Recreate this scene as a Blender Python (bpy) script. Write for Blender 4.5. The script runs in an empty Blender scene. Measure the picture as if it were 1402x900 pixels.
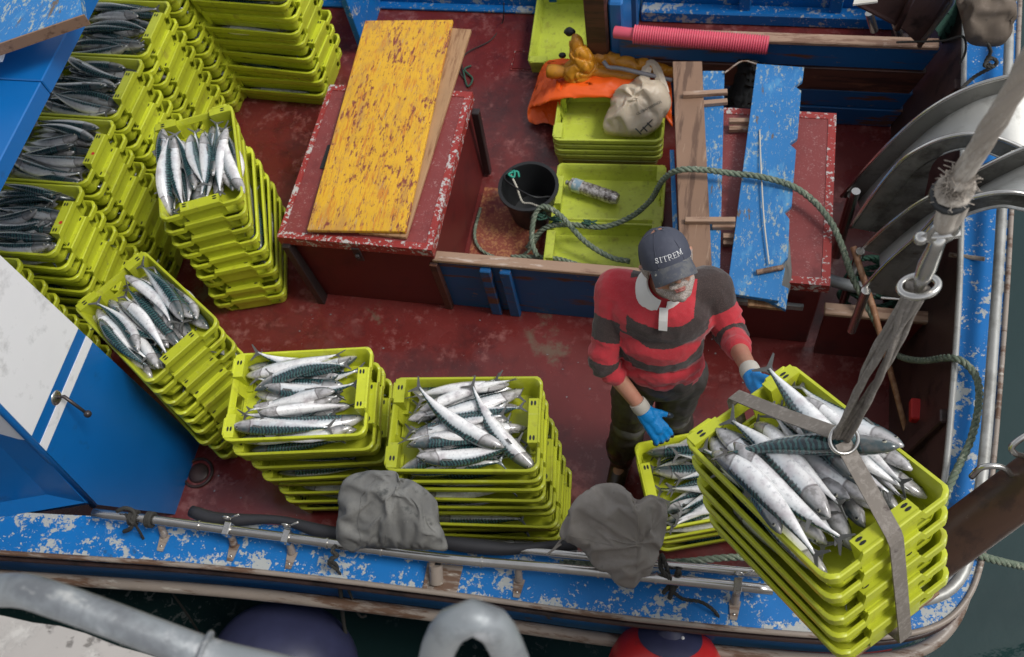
import bpy, bmesh, math, random
import numpy as np
from mathutils import Vector, Matrix, noise
random.seed(7)
rnd = random.Random(11)
SC = bpy.context.scene
COL = SC.collection
V = Vector
# ------------------------------------------------------------------ camera
H = 4.4
FPX = 1324.0
ROT = np.array([[0.97502061, 0.09750206, -0.19956993],
                [0.17944015, -0.87531288, 0.44903073],
                [-0.13090471, -0.47362507, -0.87094388]])   # world = ROT @ (right, down, forward)
cam_d = bpy.data.cameras.new('camera')
cam = bpy.data.objects.new('camera', cam_d)
COL.objects.link(cam)
M4 = Matrix.Identity(4)
for r_ in range(3):
    M4[r_][0] = ROT[r_, 0]; M4[r_][1] = -ROT[r_, 1]; M4[r_][2] = -ROT[r_, 2]
M4.translation = (0, 0, H)
cam.matrix_world = M4
cam_d.sensor_width = 36; cam_d.sensor_fit = 'HORIZONTAL'
cam_d.lens = FPX / 1402 * 36
cam_d.clip_start = 0.05; cam_d.clip_end = 2000
cam_d.dof.use_dof = True
cam_d.dof.focus_distance = 3.0
cam_d.dof.aperture_fstop = 5.6
SC.camera = cam
# ------------------------------------------------------------------ light
W = bpy.data.worlds.new('World'); SC.world = W; W.use_nodes = True
wn = W.node_tree.nodes; wl = W.node_tree.links
SUN_EL, SUN_AZ = math.radians(56), math.radians(88)      # azimuth from +Y towards +X
sky = wn.new('ShaderNodeTexSky'); sky.sky_type = 'NISHITA'; sky.sun_disc = False
sky.sun_elevation = SUN_EL; sky.sun_rotation = SUN_AZ
hsv = wn.new('ShaderNodeHueSaturation'); hsv.inputs['Saturation'].default_value = 0.22
wl.new(sky.outputs[0], hsv.inputs['Color'])
bgn = wn['Background']; bgn.inputs['Strength'].default_value = 0.135
wl.new(hsv.outputs[0], bgn.inputs['Color'])
sun_d = bpy.data.lights.new('sun', 'SUN'); sun_d.energy = 1.5; sun_d.angle = math.radians(18)
sun_d.color = (1, 0.97, 0.92)
sun = bpy.data.objects.new('sun', sun_d); COL.objects.link(sun)
sd = V((math.sin(SUN_AZ) * math.cos(SUN_EL), math.cos(SUN_AZ) * math.cos(SUN_EL), math.sin(SUN_EL)))
sun.rotation_euler = sd.to_track_quat('Z', 'Y').to_euler(); sun.location = (0, 0, 8)
SC.view_settings.view_transform = 'Standard'; SC.view_settings.look = 'None'
SC.view_settings.exposure = 0.42; SC.view_settings.gamma = 1.0

# ------------------------------------------------------------------ measuring helpers
def ray(px, py):
    return V(ROT @ np.array([px - 701.0, py - 450.0, FPX]))
def P(px, py, z):                     # ray meets the level z
    d = ray(px, py); t = (z - H) / d.z
    return V((d.x * t, d.y * t, z))
def PX(px, py, X):
    d = ray(px, py); t = X / d.x
    return V((X, d.y * t, H + d.z * t))
def PY(px, py, Y):
    d = ray(px, py); t = Y / d.y
    return V((d.x * t, Y, H + d.z * t))
def lerp(a, b, t): return a + (b - a) * t

# ------------------------------------------------------------------ materials
class NT:
    def __init__(s, name, rough=.5, metal=0., spec=.5):
        s.m = bpy.data.materials.new(name); s.m.use_nodes = True
        s.nt = s.m.node_tree; s.b = s.nt.nodes['Principled BSDF']
        s.b.inputs['Roughness'].default_value = rough
        s.b.inputs['Metallic'].default_value = metal
        s.b.inputs['Specular IOR Level'].default_value = spec
        s._c = None
    def n(s, t, **k):
        x = s.nt.nodes.new(t)
        for a, v in k.items(): setattr(x, a, v)
        return x
    def l(s, a, b): s.nt.links.new(a, b)
    def co(s, sc=(1, 1, 1), rot=(0, 0, 0)):
        tc = s.n('ShaderNodeTexCoord'); oi = s.n('ShaderNodeObjectInfo')
        mu = s.n('ShaderNodeMath', operation='MULTIPLY'); mu.inputs[1].default_value = 37.0
        s.l(oi.outputs['Random'], mu.inputs[0])
        mp = s.n('ShaderNodeMapping'); mp.inputs['Scale'].default_value = sc; mp.inputs['Rotation'].default_value = rot
        s.l(tc.outputs['Object'], mp.inputs['Vector']); s.l(mu.outputs[0], mp.inputs['Location'])
        return mp.outputs[0]
    def noise(s, vec, scale, detail=5, rough=.6, dist=0.):
        x = s.n('ShaderNodeTexNoise'); x.inputs['Scale'].default_value = scale
        x.inputs['Detail'].default_value = detail; x.inputs['Roughness'].default_value = rough
        x.inputs['Distortion'].default_value = dist
        s.l(vec, x.inputs['Vector']); return x.outputs['Fac']
    def ramp(s, fac, stops, interp='LINEAR'):
        x = s.n('ShaderNodeValToRGB'); cr = x.color_ramp; cr.interpolation = interp
        while len(cr.elements) > len(stops): cr.elements.remove(cr.elements[-1])
        while len(cr.elements) < len(stops): cr.elements.new(1)
        for e, (p, c) in zip(cr.elements, stops):
            e.position = p; e.color = (*c, 1) if not isinstance(c, (int, float)) else (c, c, c, 1)
        s.l(fac, x.inputs[0]); return x.outputs[0]
    def mix(s, fac, a, b):
        x = s.n('ShaderNodeMix', data_type='RGBA')
        for sock, v in ((x.inputs[0], fac), (x.inputs[6], a), (x.inputs[7], b)):
            if hasattr(v, 'links'): s.l(v, sock)
            elif isinstance(v, (int, float)): sock.default_value = v if sock == x.inputs[0] else (v, v, v, 1)
            else: sock.default_value = (*v, 1)
        return x.outputs[2]
    def math(s, op, a, b=None):
        x = s.n('ShaderNodeMath', operation=op)
        for i, v in enumerate((a, b)):
            if v is None: continue
            if hasattr(v, 'links'): s.l(v, x.inputs[i])
            else: x.inputs[i].default_value = v
        return x.outputs[0]
    def attr(s, name):
        x = s.n('ShaderNodeAttribute', attribute_name=name); return x.outputs['Fac']
    def color(s, c):
        if hasattr(c, 'links'): s.l(c, s.b.inputs['Base Color'])
        else: s.b.inputs['Base Color'].default_value = (*c, 1)
    def rough(s, r): s.l(r, s.b.inputs['Roughness'])
    def bump(s, h, strength=.3, dist=.002):
        x = s.n('ShaderNodeBump'); x.inputs['Strength'].default_value = strength; x.inputs['Distance'].default_value = dist
        s.l(h, x.inputs['Height'])
        if s.b.inputs['Normal'].is_linked: s.l(s.b.inputs['Normal'].links[0].from_socket, x.inputs['Normal'])
        s.l(x.outputs[0], s.b.inputs['Normal'])

def mat_plain(name, c, rough=.5, metal=0., var=.25, scale=8, bump=0., bscale=60, spec=.5):
    m = NT(name, rough, metal, spec); v = m.co()
    n = m.noise(v, scale, 5)
    m.color(m.mix(n, [x * (1 - var) for x in c], [min(1, x * (1 + var)) for x in c]))
    if bump: m.bump(m.noise(v, bscale, 4), bump)
    return m.m

def mat_worn(name, base, layers, rough=.45, var=.2, bump=.35, spec=.5, wet=None):
    """base paint with layers (colour, scale, threshold, softness, stretch)"""
    m = NT(name, rough, 0, spec); v = m.co()
    n = m.noise(v, 5, 4)
    c = m.mix(n, [x * (1 - var) for x in base], [min(1, x * (1 + var)) for x in base])
    h = None
    for lay in layers:
        col, sc, th, soft, st = lay[:5]; bw = lay[5] if len(lay) > 5 else .28
        vv = m.co(st)
        big = m.noise(vv, sc * .22, 3, .5)
        f = m.noise(vv, sc, 8, .68)
        f2 = m.math('ADD', m.math('MULTIPLY', f, 1 - bw), m.math('MULTIPLY', big, bw))
        if len(lay) > 6: f2 = m.math('ADD', f2, m.math('MULTIPLY', m.math('POWER', m.attr('edge'), 2.5), lay[6]))
        k = m.ramp(f2, [(th, 0), (th + soft, 1)])
        c = m.mix(k, c, col); h = k if h is None else m.math('MAXIMUM', h, k)
    m.color(c)
    if h is not None and bump:
        m.bump(m.math('MULTIPLY', h, -1), bump, .0015)
    m.bump(m.noise(v, 130, 3), .1, .001)
    if wet:
        w = m.noise(v, wet[0], 4, .55)
        m.rough(m.ramp(w, [(.38, wet[1]), (.62, wet[2])]))
    return m.m

MT = {}
WHITE = (.62, .62, .58); GREYP = (.42, .42, .39)
MT['gunwale'] = mat_worn('blue chipped gunwale paint', (.004, .15, .46), [((.42, .44, .43), 36, .560, .018, (1, 1, 1), .42, .075), ((.55, .54, .50), 90, .60, .02, (1, 1, 1), .35, .05), ((.02, .10, .26), 12, .60, .04, (1, 1, 1)), ((.20, .17, .14), 26, .665, .02, (1, 1, 1))], .5, spec=.35)
MT['blue'] = mat_worn('blue hull paint', (.008, .12, .36), [((.4, .42, .42), 40, .66, .02, (1, 1, 1)), ((.10, .05, .03), 14, .63, .03, (1, 1, 1))], .35, bump=.2)
MT['bluewall'] = mat_worn('smooth blue panel paint', (.003, .12, .38), [((.01, .06, .16), 6, .60, .1, (1, 1, 1)), ((.2, .3, .4), 90, .70, .02, (1, 1, 1))], .33, .08, .1)
MT['bluedark'] = mat_worn('blue paint worn to wood', (.004, .085, .25), [((.12, .05, .03), 11, .53, .05, (.25, 1, 1.6)), ((.25, .16, .08), 30, .62, .03, (.4, 1, 1))], .5)
MT['blueplank'] = mat_worn('sea blue plank paint', (.028, .17, .42), [((.10, .30, .52), 9, .52, .1, (1, .5, 1)), ((.30, .36, .36), 75, .535, .05, (1, .4, 1)), ((.40, .38, .30), 150, .60, .02, (1, .5, 1)), ((.13, .10, .075), 40, .61, .02, (1, .22, 1))], .6, spec=.3)
MT['yellow'] = mat_worn('yellow plank paint worn to red primer', (.70, .39, .02), [((.50, .26, .05), 7, .50, .10, (1.6, .5, 1)), ((.58, .22, .02), 40, .52, .06, (2.2, .25, 1)), ((.30, .15, .06), 5, .56, .07, (1.4, .6, 1)), ((.21, .045, .03), 30, .545, .035, (1.7, .5, 1)), ((.33, .13, .06), 70, .56, .03, (2.4, .3, 1)), ((.5, .36, .2), 95, .60, .03, (2.4, .2, 1)), ((.09, .035, .02), 150, .635, .02, (1, .5, 1))], .5)
MT['deck'] = mat_worn('wet red deck paint', (.150, .023, .021), [((.085, .018, .018), 4, .50, .12, (1, 1, 1)), ((.25, .085, .078), 15, .54, .10, (1, 1, 1)), ((.19, .07, .065), 1.6, .54, .10, (1, 1, 1)), ((.15, .09, .065), 3.0, .61, .05, (1, 1, 1)), ((.32, .16, .15), 190, .63, .02, (1, 1, 1))], .3, .25, .2, spec=.55, wet=(3.4, .10, .42))
MT['rustdeck'] = mat_worn('deck worn down to orange grit', (.24, .06, .035), [((.40, .17, .07), 70, .50, .04, (1, 1, 1)), ((.28, .12, .11), 7, .54, .1, (1, 1, 1)), ((.16, .02, .02), 9, .57, .05, (1, 1, 1))], .4, wet=(3, .2, .6))
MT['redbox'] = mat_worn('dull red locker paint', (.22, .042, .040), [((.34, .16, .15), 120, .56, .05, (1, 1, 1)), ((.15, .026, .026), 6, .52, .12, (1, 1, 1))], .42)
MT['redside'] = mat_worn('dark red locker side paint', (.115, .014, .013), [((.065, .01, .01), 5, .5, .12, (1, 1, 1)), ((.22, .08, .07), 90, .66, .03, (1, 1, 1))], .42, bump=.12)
MT['rededge'] = mat_worn('red edge paint chipped to white', (.30, .030, .025), [((.50, .48, .46), 50, .535, .02, (1, 1, 1)), ((.16, .02, .02), 120, .60, .02, (1, 1, 1))], .5)
MT['maroon'] = mat_worn('dark maroon bulwark', (.062, .034, .030), [((.022, .014, .013), 7, .5, .1, (1, 1, 1)), ((.12, .04, .035), 40, .64, .03, (1, 1, 1))], .4)
MT['wood'] = mat_worn('bare brown board', (.23, .135, .085), [((.12, .065, .04), 26, .50, .06, (1, .10, 1)), ((.32, .21, .14), 40, .57, .05, (1, .12, 1))], .6, bump=.3)
MT['tan'] = mat_worn('tan board', (.38, .22, .11), [((.24, .12, .055), 30, .50, .06, (1, .10, 1)), ((.2, .05, .04), 14, .62, .04, (1, .3, 1))], .55, bump=.3)
MT['edgewood'] = mat_worn('weathered capping wood', (.34, .22, .15), [((.2, .11, .07), 36, .5, .06, (.12, 1, 1)), ((.5, .4, .33), 60, .58, .05, (.12, 1, 1))], .6, bump=.3)
MT['brownboard'] = mat_worn('brown divider board', (.085, .032, .022), [((.04, .018, .015), 22, .5, .06, (.12, 1, 1)), ((.15, .06, .035), 30, .58, .05, (.15, 1, 1))], .5, bump=.3)
MT['white'] = mat_worn('white painted panel', (.78, .78, .79), [((.35, .3, .24), 60, .69, .02, (1, 1, 1)), ((.5, .5, .5), 5, .55, .1, (1, 1, 1))], .4, .05, .1)
MT['steel'] = mat_plain('stainless steel', (.55, .53, .50), .24, .95, .25, 14, .1, 200)
MT['steeldull'] = mat_worn('dull grimy stainless steel', (.23, .225, .205), [((.09, .08, .07), 6, .5, .12, (1, 1, 1)), ((.16, .09, .05), 12, .62, .06, (1, 1, 1)), ((.30, .29, .27), 30, .60, .08, (.3, 1, 1))], .36)
MT['steeldull'].node_tree.nodes['Principled BSDF'].inputs['Metallic'].default_value = .55
MT['steelbright'] = mat_worn('bright worn stainless', (.42, .42, .40), [((.26, .255, .235), 8, .5, .12, (1, 1, .3)), ((.52, .52, .50), 30, .6, .08, (1, 1, .3))], .48, bump=.05)
MT['steelbright'].node_tree.nodes['Principled BSDF'].inputs['Metallic'].default_value = .45
MT['galv'] = mat_worn('galvanised tube', (.27, .29, .30), [((.17, .18, .19), 9, .5, .1, (1, 1, 1)), ((.40, .41, .42), 26, .56, .08, (1, 1, 1)), ((.50, .50, .48), 9, .60, .04, (.4, 1, 1)), ((.15, .11, .08), 50, .65, .03, (1, 1, 1))], .45)
MT['galv'].node_tree.nodes['Principled BSDF'].inputs['Metallic'].default_value = .35
MT['strake'] = mat_worn('rusty metal strake', (.30, .25, .21), [((.14, .08, .05), 20, .5, .06, (.2, 1, 1)), ((.5, .46, .4), 30, .6, .05, (.2, 1, 1))], .4)
MT['rubber'] = mat_plain('black rubber', (.022, .022, .026), .6, 0, .3, 8, .2, 90)
MT['black'] = mat_plain('black plastic', (.014, .015, .016), .45, 0, .3, 8, .3, 90)
MT['darkrope'] = mat_plain('dark wet rope', (.035, .033, .028), .8, 0, .4, 60, .4, 200)
MT['rope'] = mat_worn('grey green rope', (.15, .19, .135), [((.32, .34, .26), 90, .53, .05, (1, 1, 1)), ((.045, .075, .055), 50, .55, .06, (1, 1, 1))], .85)
MT['thread'] = mat_plain('thin green cord', (.03, .09, .06), .8)
MT['teal'] = mat_plain('teal twine', (.02, .28, .2), .7)
MT['string'] = mat_plain('white cord', (.55, .52, .44), .7)
MT['pole'] = mat_worn('worn wooden pole', (.30, .14, .07), [((.42, .24, .14), 30, .5, .06, (1, 1, .15)), ((.14, .06, .03), 24, .58, .05, (1, 1, .2))], .5)
MT['rustpipe'] = mat_worn('brown painted boom', (.085, .045, .03), [((.05, .028, .022), 12, .5, .08, (1, 1, .3)), ((.14, .10, .08), 40, .60, .06, (1, 1, .3))], .38)
MT['canvas'] = mat_worn('grey canvas', (.15, .15, .145), [((.22, .218, .205), 7, .5, .12, (1, 1, 1)), ((.085, .088, .085), 14, .56, .08, (1, 1, 1)), ((.28, .27, .25), 60, .63, .04, (1, 1, 1))], .85, bump=.05)
MT['canvas2'] = mat_worn('beige grey canvas', (.27, .245, .22), [((.34, .31, .285), 7, .5, .12, (1, 1, 1)), ((.17, .16, .145), 14, .56, .10, (1, 1, 1))], .85, bump=0)
MT['browncanvas'] = mat_worn('brown canvas', (.13, .10, .075), [((.19, .15, .12), 8, .5, .1, (1, 1, 1)), ((.06, .05, .04), 12, .56, .1, (1, 1, 1))], .85, bump=0)
MT['orange'] = mat_plain('orange oilskin', (.88, .115, .008), .42, 0, .08, 12)
MT['mustard'] = mat_worn('mustard oilskin', (.55, .235, .015), [((.40, .16, .02), 10, .5, .1, (1, 1, 1)), ((.18, .08, .03), 60, .64, .03, (1, 1, 1))], .4, bump=0)
MT['pinkhose'] = mat_plain('pink ribbed hose', (.66, .10, .15), .38, 0, .12, 14)
MT['gumgrey'] = mat_plain('grey hose', (.2, .2, .22), .4)
MT['fenderblue'] = mat_plain('navy fender vinyl', (.035, .038, .085), .42, 0, .35, 14, .15, 50)
MT['fenderred'] = mat_worn('red fender vinyl', (.52, .022, .022), [((.34, .02, .02), 10, .55, .08, (1, 1, 1)), ((.6, .25, .25), 90, .68, .02, (1, 1, 1))], .35, bump=.05)
MT['fish_stuff'] = None
MT['concrete'] = mat_worn('rough pale concrete', (.42, .39, .36), [((.55, .52, .48), 18, .5, .1, (1, 1, 1)), ((.22, .2, .18), 34, .58, .05, (1, 1, 1)), ((.3, .17, .12), 12, .66, .05, (1, 1, 1))], .9, bump=1.)
MT['quaywall'] = mat_worn('dark wet quay wall', (.06, .06, .055), [((.03, .035, .03), 5, .5, .1, (1, 1, 1))], .8)
MT['skin'] = None
MT['gloveblue'] = mat_plain('blue rubber glove', (.006, .23, .60), .38, 0, .15, 30, .35, 120)
MT['glovetip'] = mat_plain('dirty dark glove fingers', (.02, .03, .045), .4, 0, .3, 30)
MT['cuff'] = mat_plain('knitted glove cuff', (.45, .42, .37), .85, 0, .1, 30, .5, 300)
MT['collar'] = mat_plain('white collar cloth', (.68, .66, .63), .8, 0, .08, 20, .3, 300)
MT['cap'] = mat_worn('dark grey navy cap cloth', (.055, .06, .085), [((.075, .08, .105), 9, .5, .1, (1, 1, 1)), ((.35, .34, .31), 150, .685, .02, (1, 1, 1))], .8, bump=.1)
MT['brim'] = mat_worn('salt stained cap brim', (.07, .075, .095), [((.12, .12, .12), 20, .48, .08, (1, 1, 1)), ((.45, .42, .36), 70, .62, .03, (1, 1, 1))], .7, bump=.1)
MT['whitetext'] = mat_plain('white embroidery', (.75, .75, .75), .7, 0, .03)
MT['greytext'] = mat_plain('dark grey print', (.07, .075, .07), .7, 0, .03)
MT['trousers'] = mat_worn('dark wader cloth', (.040, .034, .030), [((.06, .052, .048), 9, .5, .1, (1, 1, 1)), ((.022, .02, .018), 16, .55, .1, (1, 1, 1))], .6)
MT['kneepad'] = mat_plain('grey knee patch', (.10, .095, .09), .55, 0, .3, 20)
MT['boot'] = mat_worn('dark brown boot', (.035, .02, .015), [((.08, .045, .03), 14, .56, .08, (1, 1, 1))], .3)
MT['eyewhite'] = mat_plain('pale fish eye', (.34, .33, .26), .15)
MT['redsticker'] = mat_plain('red sticker', (.55, .03, .02), .5)
MT['brushred'] = mat_plain('red brush body', (.5, .02, .02), .5)
MT['net'] = mat_plain('dark green netting', (.012, .05, .035), .9, 0, .5, 50, .8, 120)
MT['blacknet'] = mat_plain('black netting', (.008, .009, .010), .9, 0, .5, 50, .8, 120)
MT['paper'] = mat_plain('white plastic sheet', (.6, .58, .52), .5, 0, .1)
MT['handle'] = mat_plain('dark metal handle', (.06, .05, .05), .35, .6)
MT['webbing'] = mat_worn('worn grey brown webbing', (.20, .175, .15), [((.28, .25, .22), 60, .5, .08, (1, 1, 1)), ((.1, .08, .07), 30, .6, .06, (1, 1, 1))], .85, bump=.2)
MT['oldrope'] = mat_worn('pale worn rope', (.36, .31, .26), [((.48, .43, .37), 50, .5, .08, (1, 1, .3)), ((.2, .165, .13), 40, .57, .06, (1, 1, .3))], .9)

def mk_lime(name, base, dirt):
    m = NT(name, .34); v = m.co()
    n = m.noise(v, 9, 6, .6)
    c = m.mix(m.ramp(n, [(.35, 0), (.7, 1)]), base, [x * .86 for x in base])
    d = m.noise(v, 30, 8, .7)
    c = m.mix(m.ramp(d, [(dirt, 0), (dirt + .12, .55)]), c, (.20, .19, .05))
    c = m.mix(m.ramp(m.noise(m.co((1, 1, .4)), 13, 5, .6), [(.60, 0), (.72, .45)]), c, (.24, .16, .05))
    c = m.mix(m.ramp(m.noise(m.co((.3, 3, 3)), 40, 4, .6), [(.62, 0), (.70, .35)]), c, (.68, .72, .30))
    oi = m.n('ShaderNodeObjectInfo'); hs = m.n('ShaderNodeHueSaturation')
    vv = m.n('ShaderNodeMapRange'); vv.inputs[3].default_value = .76; vv.inputs[4].default_value = 1.06
    m.l(oi.outputs['Random'], vv.inputs[0]); m.l(vv.outputs[0], hs.inputs['Value']); m.l(c, hs.inputs['Color'])
    m.color(hs.outputs[0]); m.bump(m.noise(v, 140, 2), .08, .001)
    m.rough(m.ramp(d, [(.4, .28), (.65, .5)]))
    return m.m
MT['lime'] = mk_lime('lime green crate plastic', (.57, .62, .035), .60)
MT['limedirty'] = mk_lime('scuffed lime crate plastic', (.56, .64, .075), .55)

def mk_fish(name, dark=0.):
    m = NT(name, .24, .0, .7)
    fv = m.attr('fv'); ft = m.attr('ft'); v = m.co()
    nz = m.noise(v, 45, 4, .6)
    wob = m.math('MULTIPLY', m.math('SUBTRACT', nz, .5), .35)
    # bars: run across the back
    lat = m.math('MULTIPLY', m.math('SINE', m.math('MULTIPLY', fv, 8.0)), .006)
    ph = m.math('ADD', m.math('ADD', ft, lat), m.math('MULTIPLY', wob, .14))
    bars = m.ramp(m.math('ADD', m.math('MULTIPLY', m.math('SINE', m.math('MULTIPLY', ph, 190.0)), .5), .5), [(.42, 0), (.6, 1)])
    edge = m.math('ADD', fv, wob)
    back = m.ramp(m.math('ADD', m.math('MULTIPLY', edge, .5), .5), [(.56, 0), (.62, 1)])
    belly = m.mix(m.ramp(m.math('ADD', m.math('MULTIPLY', edge, .5), .5), [(.18, 0), (.56, 1)]), (.92, .91, .90), (.46, .51, .54))
    belly = m.mix(m.ramp(m.noise(v, 22, 4, .5), [(.50, 0), (.70, .7)]), belly, (.48, .42, .44))
    belly = m.mix(m.ramp(m.noise(v, 90, 4, .6), [(.55, 0), (.70, .5)]), belly, (.30, .32, .34))
    backc = m.mix(m.ramp(nz, [(.4, 0), (.7, 1)]), (.022, .075, .085), (.075, .165, .15))
    col = m.mix(back, belly, m.mix(bars, backc, (.008, .018, .026)))
    # strip of bars fading into the flank
    flank = m.ramp(m.math('ADD', m.math('MULTIPLY', edge, .5), .5), [(.50, 0), (.56, 1)])
    col = m.mix(m.math('MULTIPLY', m.math('MULTIPLY', flank, bars), .7), col, (.02, .035, .04))
    # head
    head = m.ramp(m.math('ADD', ft, m.math('MULTIPLY', m.math('MULTIPLY', fv, fv), .03)), [(.205, 1), (.22, 0)])
    headc = m.mix(m.ramp(m.math('ADD', m.math('MULTIPLY', fv, .5), .5), [(.3, 0), (.75, 1)]), (.52, .50, .50), (.05, .075, .08))
    headc = m.mix(m.ramp(nz, [(.45, 0), (.62, .6)]), headc, (.14, .13, .12))
    col = m.mix(head, col, headc)
    gill = m.ramp(m.math('ABSOLUTE', m.math('SUBTRACT', m.math('ADD', ft, m.math('MULTIPLY', m.math('MULTIPLY', fv, fv), .03)), .212)), [(.004, 1), (.010, 0)])
    col = m.mix(m.math('MULTIPLY', gill, .6), col, (.07, .045, .045))
    if dark:
        col = m.mix(dark, col, (.012, .018, .022))
    m.color(col)
    m.b.inputs['Metallic'].default_value = .1
    m.b.inputs['Coat Weight'].default_value = .5; m.b.inputs['Coat Roughness'].default_value = .12
    m.bump(m.noise(v, 90, 3), .15, .0015)
    return m.m
MT['fish'] = mk_fish('mackerel skin')
MT['fishdark'] = mk_fish('dark backed mackerel skin', .38)
MT['fin'] = mat_plain('grey fish fin', (.11, .11, .105), .35, 0, .4, 60)

# ------------------------------------------------------------------ mesh builder
class MB:
    def __init__(s): s.v = []; s.f = []; s.m = []
    def add(s, vs, fs, mi=0):
        o = len(s.v); s.v += [V(p) for p in vs]; s.f += [tuple(i + o for i in f) for f in fs]; s.m += [mi] * len(fs)
        return s
    def hexa(s, c8, mi=0):
        """c8: four bottom corners (ccw), four top corners"""
        return s.add(c8, [(3, 2, 1, 0), (4, 5, 6, 7), (0, 1, 5, 4), (1, 2, 6, 5), (2, 3, 7, 6), (3, 0, 4, 7)], mi)
    def box(s, lo, hi, mi=0, mtx=None):
        x0, y0, z0 = lo; x1, y1, z1 = hi
        c = [V(p) for p in ((x0, y0, z0), (x1, y0, z0), (x1, y1, z0), (x0, y1, z0), (x0, y0, z1), (x1, y0, z1), (x1, y1, z1), (x0, y1, z1))]
        if mtx is not None: c = [mtx @ p for p in c]
        return s.hexa(c, mi)
    def quadslab(s, q, th, mi=0):
        """quad q (ccw from above) thickened downwards by th"""
        q = [V(p) for p in q]; n = (q[1] - q[0]).cross(q[3] - q[0]).normalized()
        return s.hexa([p - n * th for p in q] + q, mi)
    def tube(s, pts, r, seg=10, mi=0, caps=True, closed=False):
        pts = [V(p) for p in pts]; n = len(pts)
        rr = r if isinstance(r, (list, tuple)) else [r] * n
        tans = []
        for i in range(n):
            a = pts[(i - 1) % n] if (closed or i > 0) else pts[0]; b = pts[(i + 1) % n] if (closed or i < n - 1) else pts[-1]
            t = (b - a); tans.append(t.normalized() if t.length > 1e-9 else V((0, 0, 1)))
        up = V((0, 0, 1)) if abs(tans[0].z) < .9 else V((1, 0, 0))
        nrm = (up - tans[0] * up.dot(tans[0])).normalized()
        base = len(s.v); fs = []
        for i in range(n):
            if i:
                nrm = (nrm - tans[i] * nrm.dot(tans[i])); nrm = nrm.normalized() if nrm.length > 1e-6 else tans[i].orthogonal().normalized()
            bi = tans[i].cross(nrm)
            for k in range(seg):
                a = 2 * math.pi * k / seg
                s.v.append(pts[i] + (nrm * math.cos(a) + bi * math.sin(a)) * rr[i])
        m = n if closed else n - 1
        for i in range(m):
            j = (i + 1) % n
            for k in range(seg):
                l = (k + 1) % seg
                fs.append((base + i * seg + k, base + i * seg + l, base + j * seg + l, base + j * seg + k))
        if caps and not closed:
            fs.append(tuple(base + k for k in reversed(range(seg)))); fs.append(tuple(base + (n - 1) * seg + k for k in range(seg)))
        s.f += fs; s.m += [mi] * len(fs); return s
    def ell(s, c, r, seg=14, rings=9, mi=0, mtx=None):
        c = V(c); r = (r, r, r) if isinstance(r, (int, float)) else r
        vs = [V((0, 0, -r[2]))]; 
        for i in range(1, rings):
            ph = -math.pi / 2 + math.pi * i / rings
            for k in range(seg):
                a = 2 * math.pi * k / seg
                vs.append(V((r[0] * math.cos(ph) * math.cos(a), r[1] * math.cos(ph) * math.sin(a), r[2] * math.sin(ph))))
        vs.append(V((0, 0, r[2])))
        if mtx is not None: vs = [mtx @ p for p in vs]
        vs = [p + c for p in vs]
        fs = []
        for k in range(seg):
            l = (k + 1) % seg
            fs.append((0, 1 + l, 1 + k)); o = 1 + (rings - 2) * seg; fs.append((o + k, o + l, len(vs) - 1))
        for i in range(rings - 2):
            for k in range(seg):
                l = (k + 1) % seg; o = 1 + i * seg
                fs.append((o + k, o + l, o + seg + l, o + seg + k))
        return s.add(vs, fs, mi)
    def cap(s, a, b, ra, rb, seg=12, mi=0):
        """tapered capsule"""
        a = V(a); b = V(b); s.tube([a, b], [ra, rb], seg, mi); s.ell(a, ra, seg, 8, mi); s.ell(b, rb, seg, 8, mi); return s
    def plate(s, outline, normal, th, mi=0):
        """flat polygon outline (3D points, ccw seen from normal) extruded by th against normal"""
        o = [V(p) for p in outline]; n = V(normal).normalized() * th; k = len(o)
        vs = o + [p - n for p in o]
        fs = [tuple(range(k)), tuple(reversed(range(k, 2 * k)))] + [(i, i + k, (i + 1) % k + k, (i + 1) % k) for i in range(k)]
        return s.add(vs, fs, mi)

def setmeta(o, label=None, cat=None, group=None, kind=None):
    if label: o['label'] = label
    if cat: o['category'] = cat
    if group: o['group'] = group
    if kind: o['kind'] = kind
    return o

def build(mb, name, mats, parent=None, smooth=False, bevel=0., origin=None, attrs=None, fix=True, **meta):
    me = bpy.data.meshes.new(name)
    base = parent.location if parent is not None else V((0, 0, 0))
    if parent is not None and parent.get('_abs') is not None: base = V(parent['_abs'])
    vs = mb.v
    if origin is None:
        lo = V([min(p[i] for p in vs) for i in range(3)]); hi = V([max(p[i] for p in vs) for i in range(3)])
        origin = V(((lo.x + hi.x) / 2, (lo.y + hi.y) / 2, lo.z))
    origin = V(origin)
    me.from_pydata([p - origin for p in vs], [], mb.f)
    mats = mats if isinstance(mats, (list, tuple)) else [mats]
    for m in mats: me.materials.append(MT[m] if isinstance(m, str) else m)
    for p, i in zip(me.polygons, mb.m): p.material_index = i
    bm = bmesh.new(); bm.from_mesh(me)
    if fix: bmesh.ops.recalc_face_normals(bm, faces=bm.faces)
    if bevel:
        ed = [e for e in bm.edges if len(e.link_faces) == 2 and e.calc_face_angle(0) > .6]
        if ed: bmesh.ops.bevel(bm, geom=ed, offset=bevel, segments=1, affect='EDGES', clamp_overlap=True)
    bm.to_mesh(me); bm.free()
    if smooth:
        for p in me.polygons: p.use_smooth = True
    if smooth == 'auto':
        me.set_sharp_from_angle(angle=math.radians(40))
    o = bpy.data.objects.new(name, me); COL.objects.link(o)
    if attrs:
        for an, fn in attrs.items():
            a = me.attributes.new(an, 'FLOAT', 'POINT')
            a.data.foreach_set('value', [fn(v.co + origin) for v in me.vertices])
    if parent is not None: o.parent = parent
    o.location = origin - base
    ABS[o.name] = origin
    return setmeta(o, **meta)
ABS = {}
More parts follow.
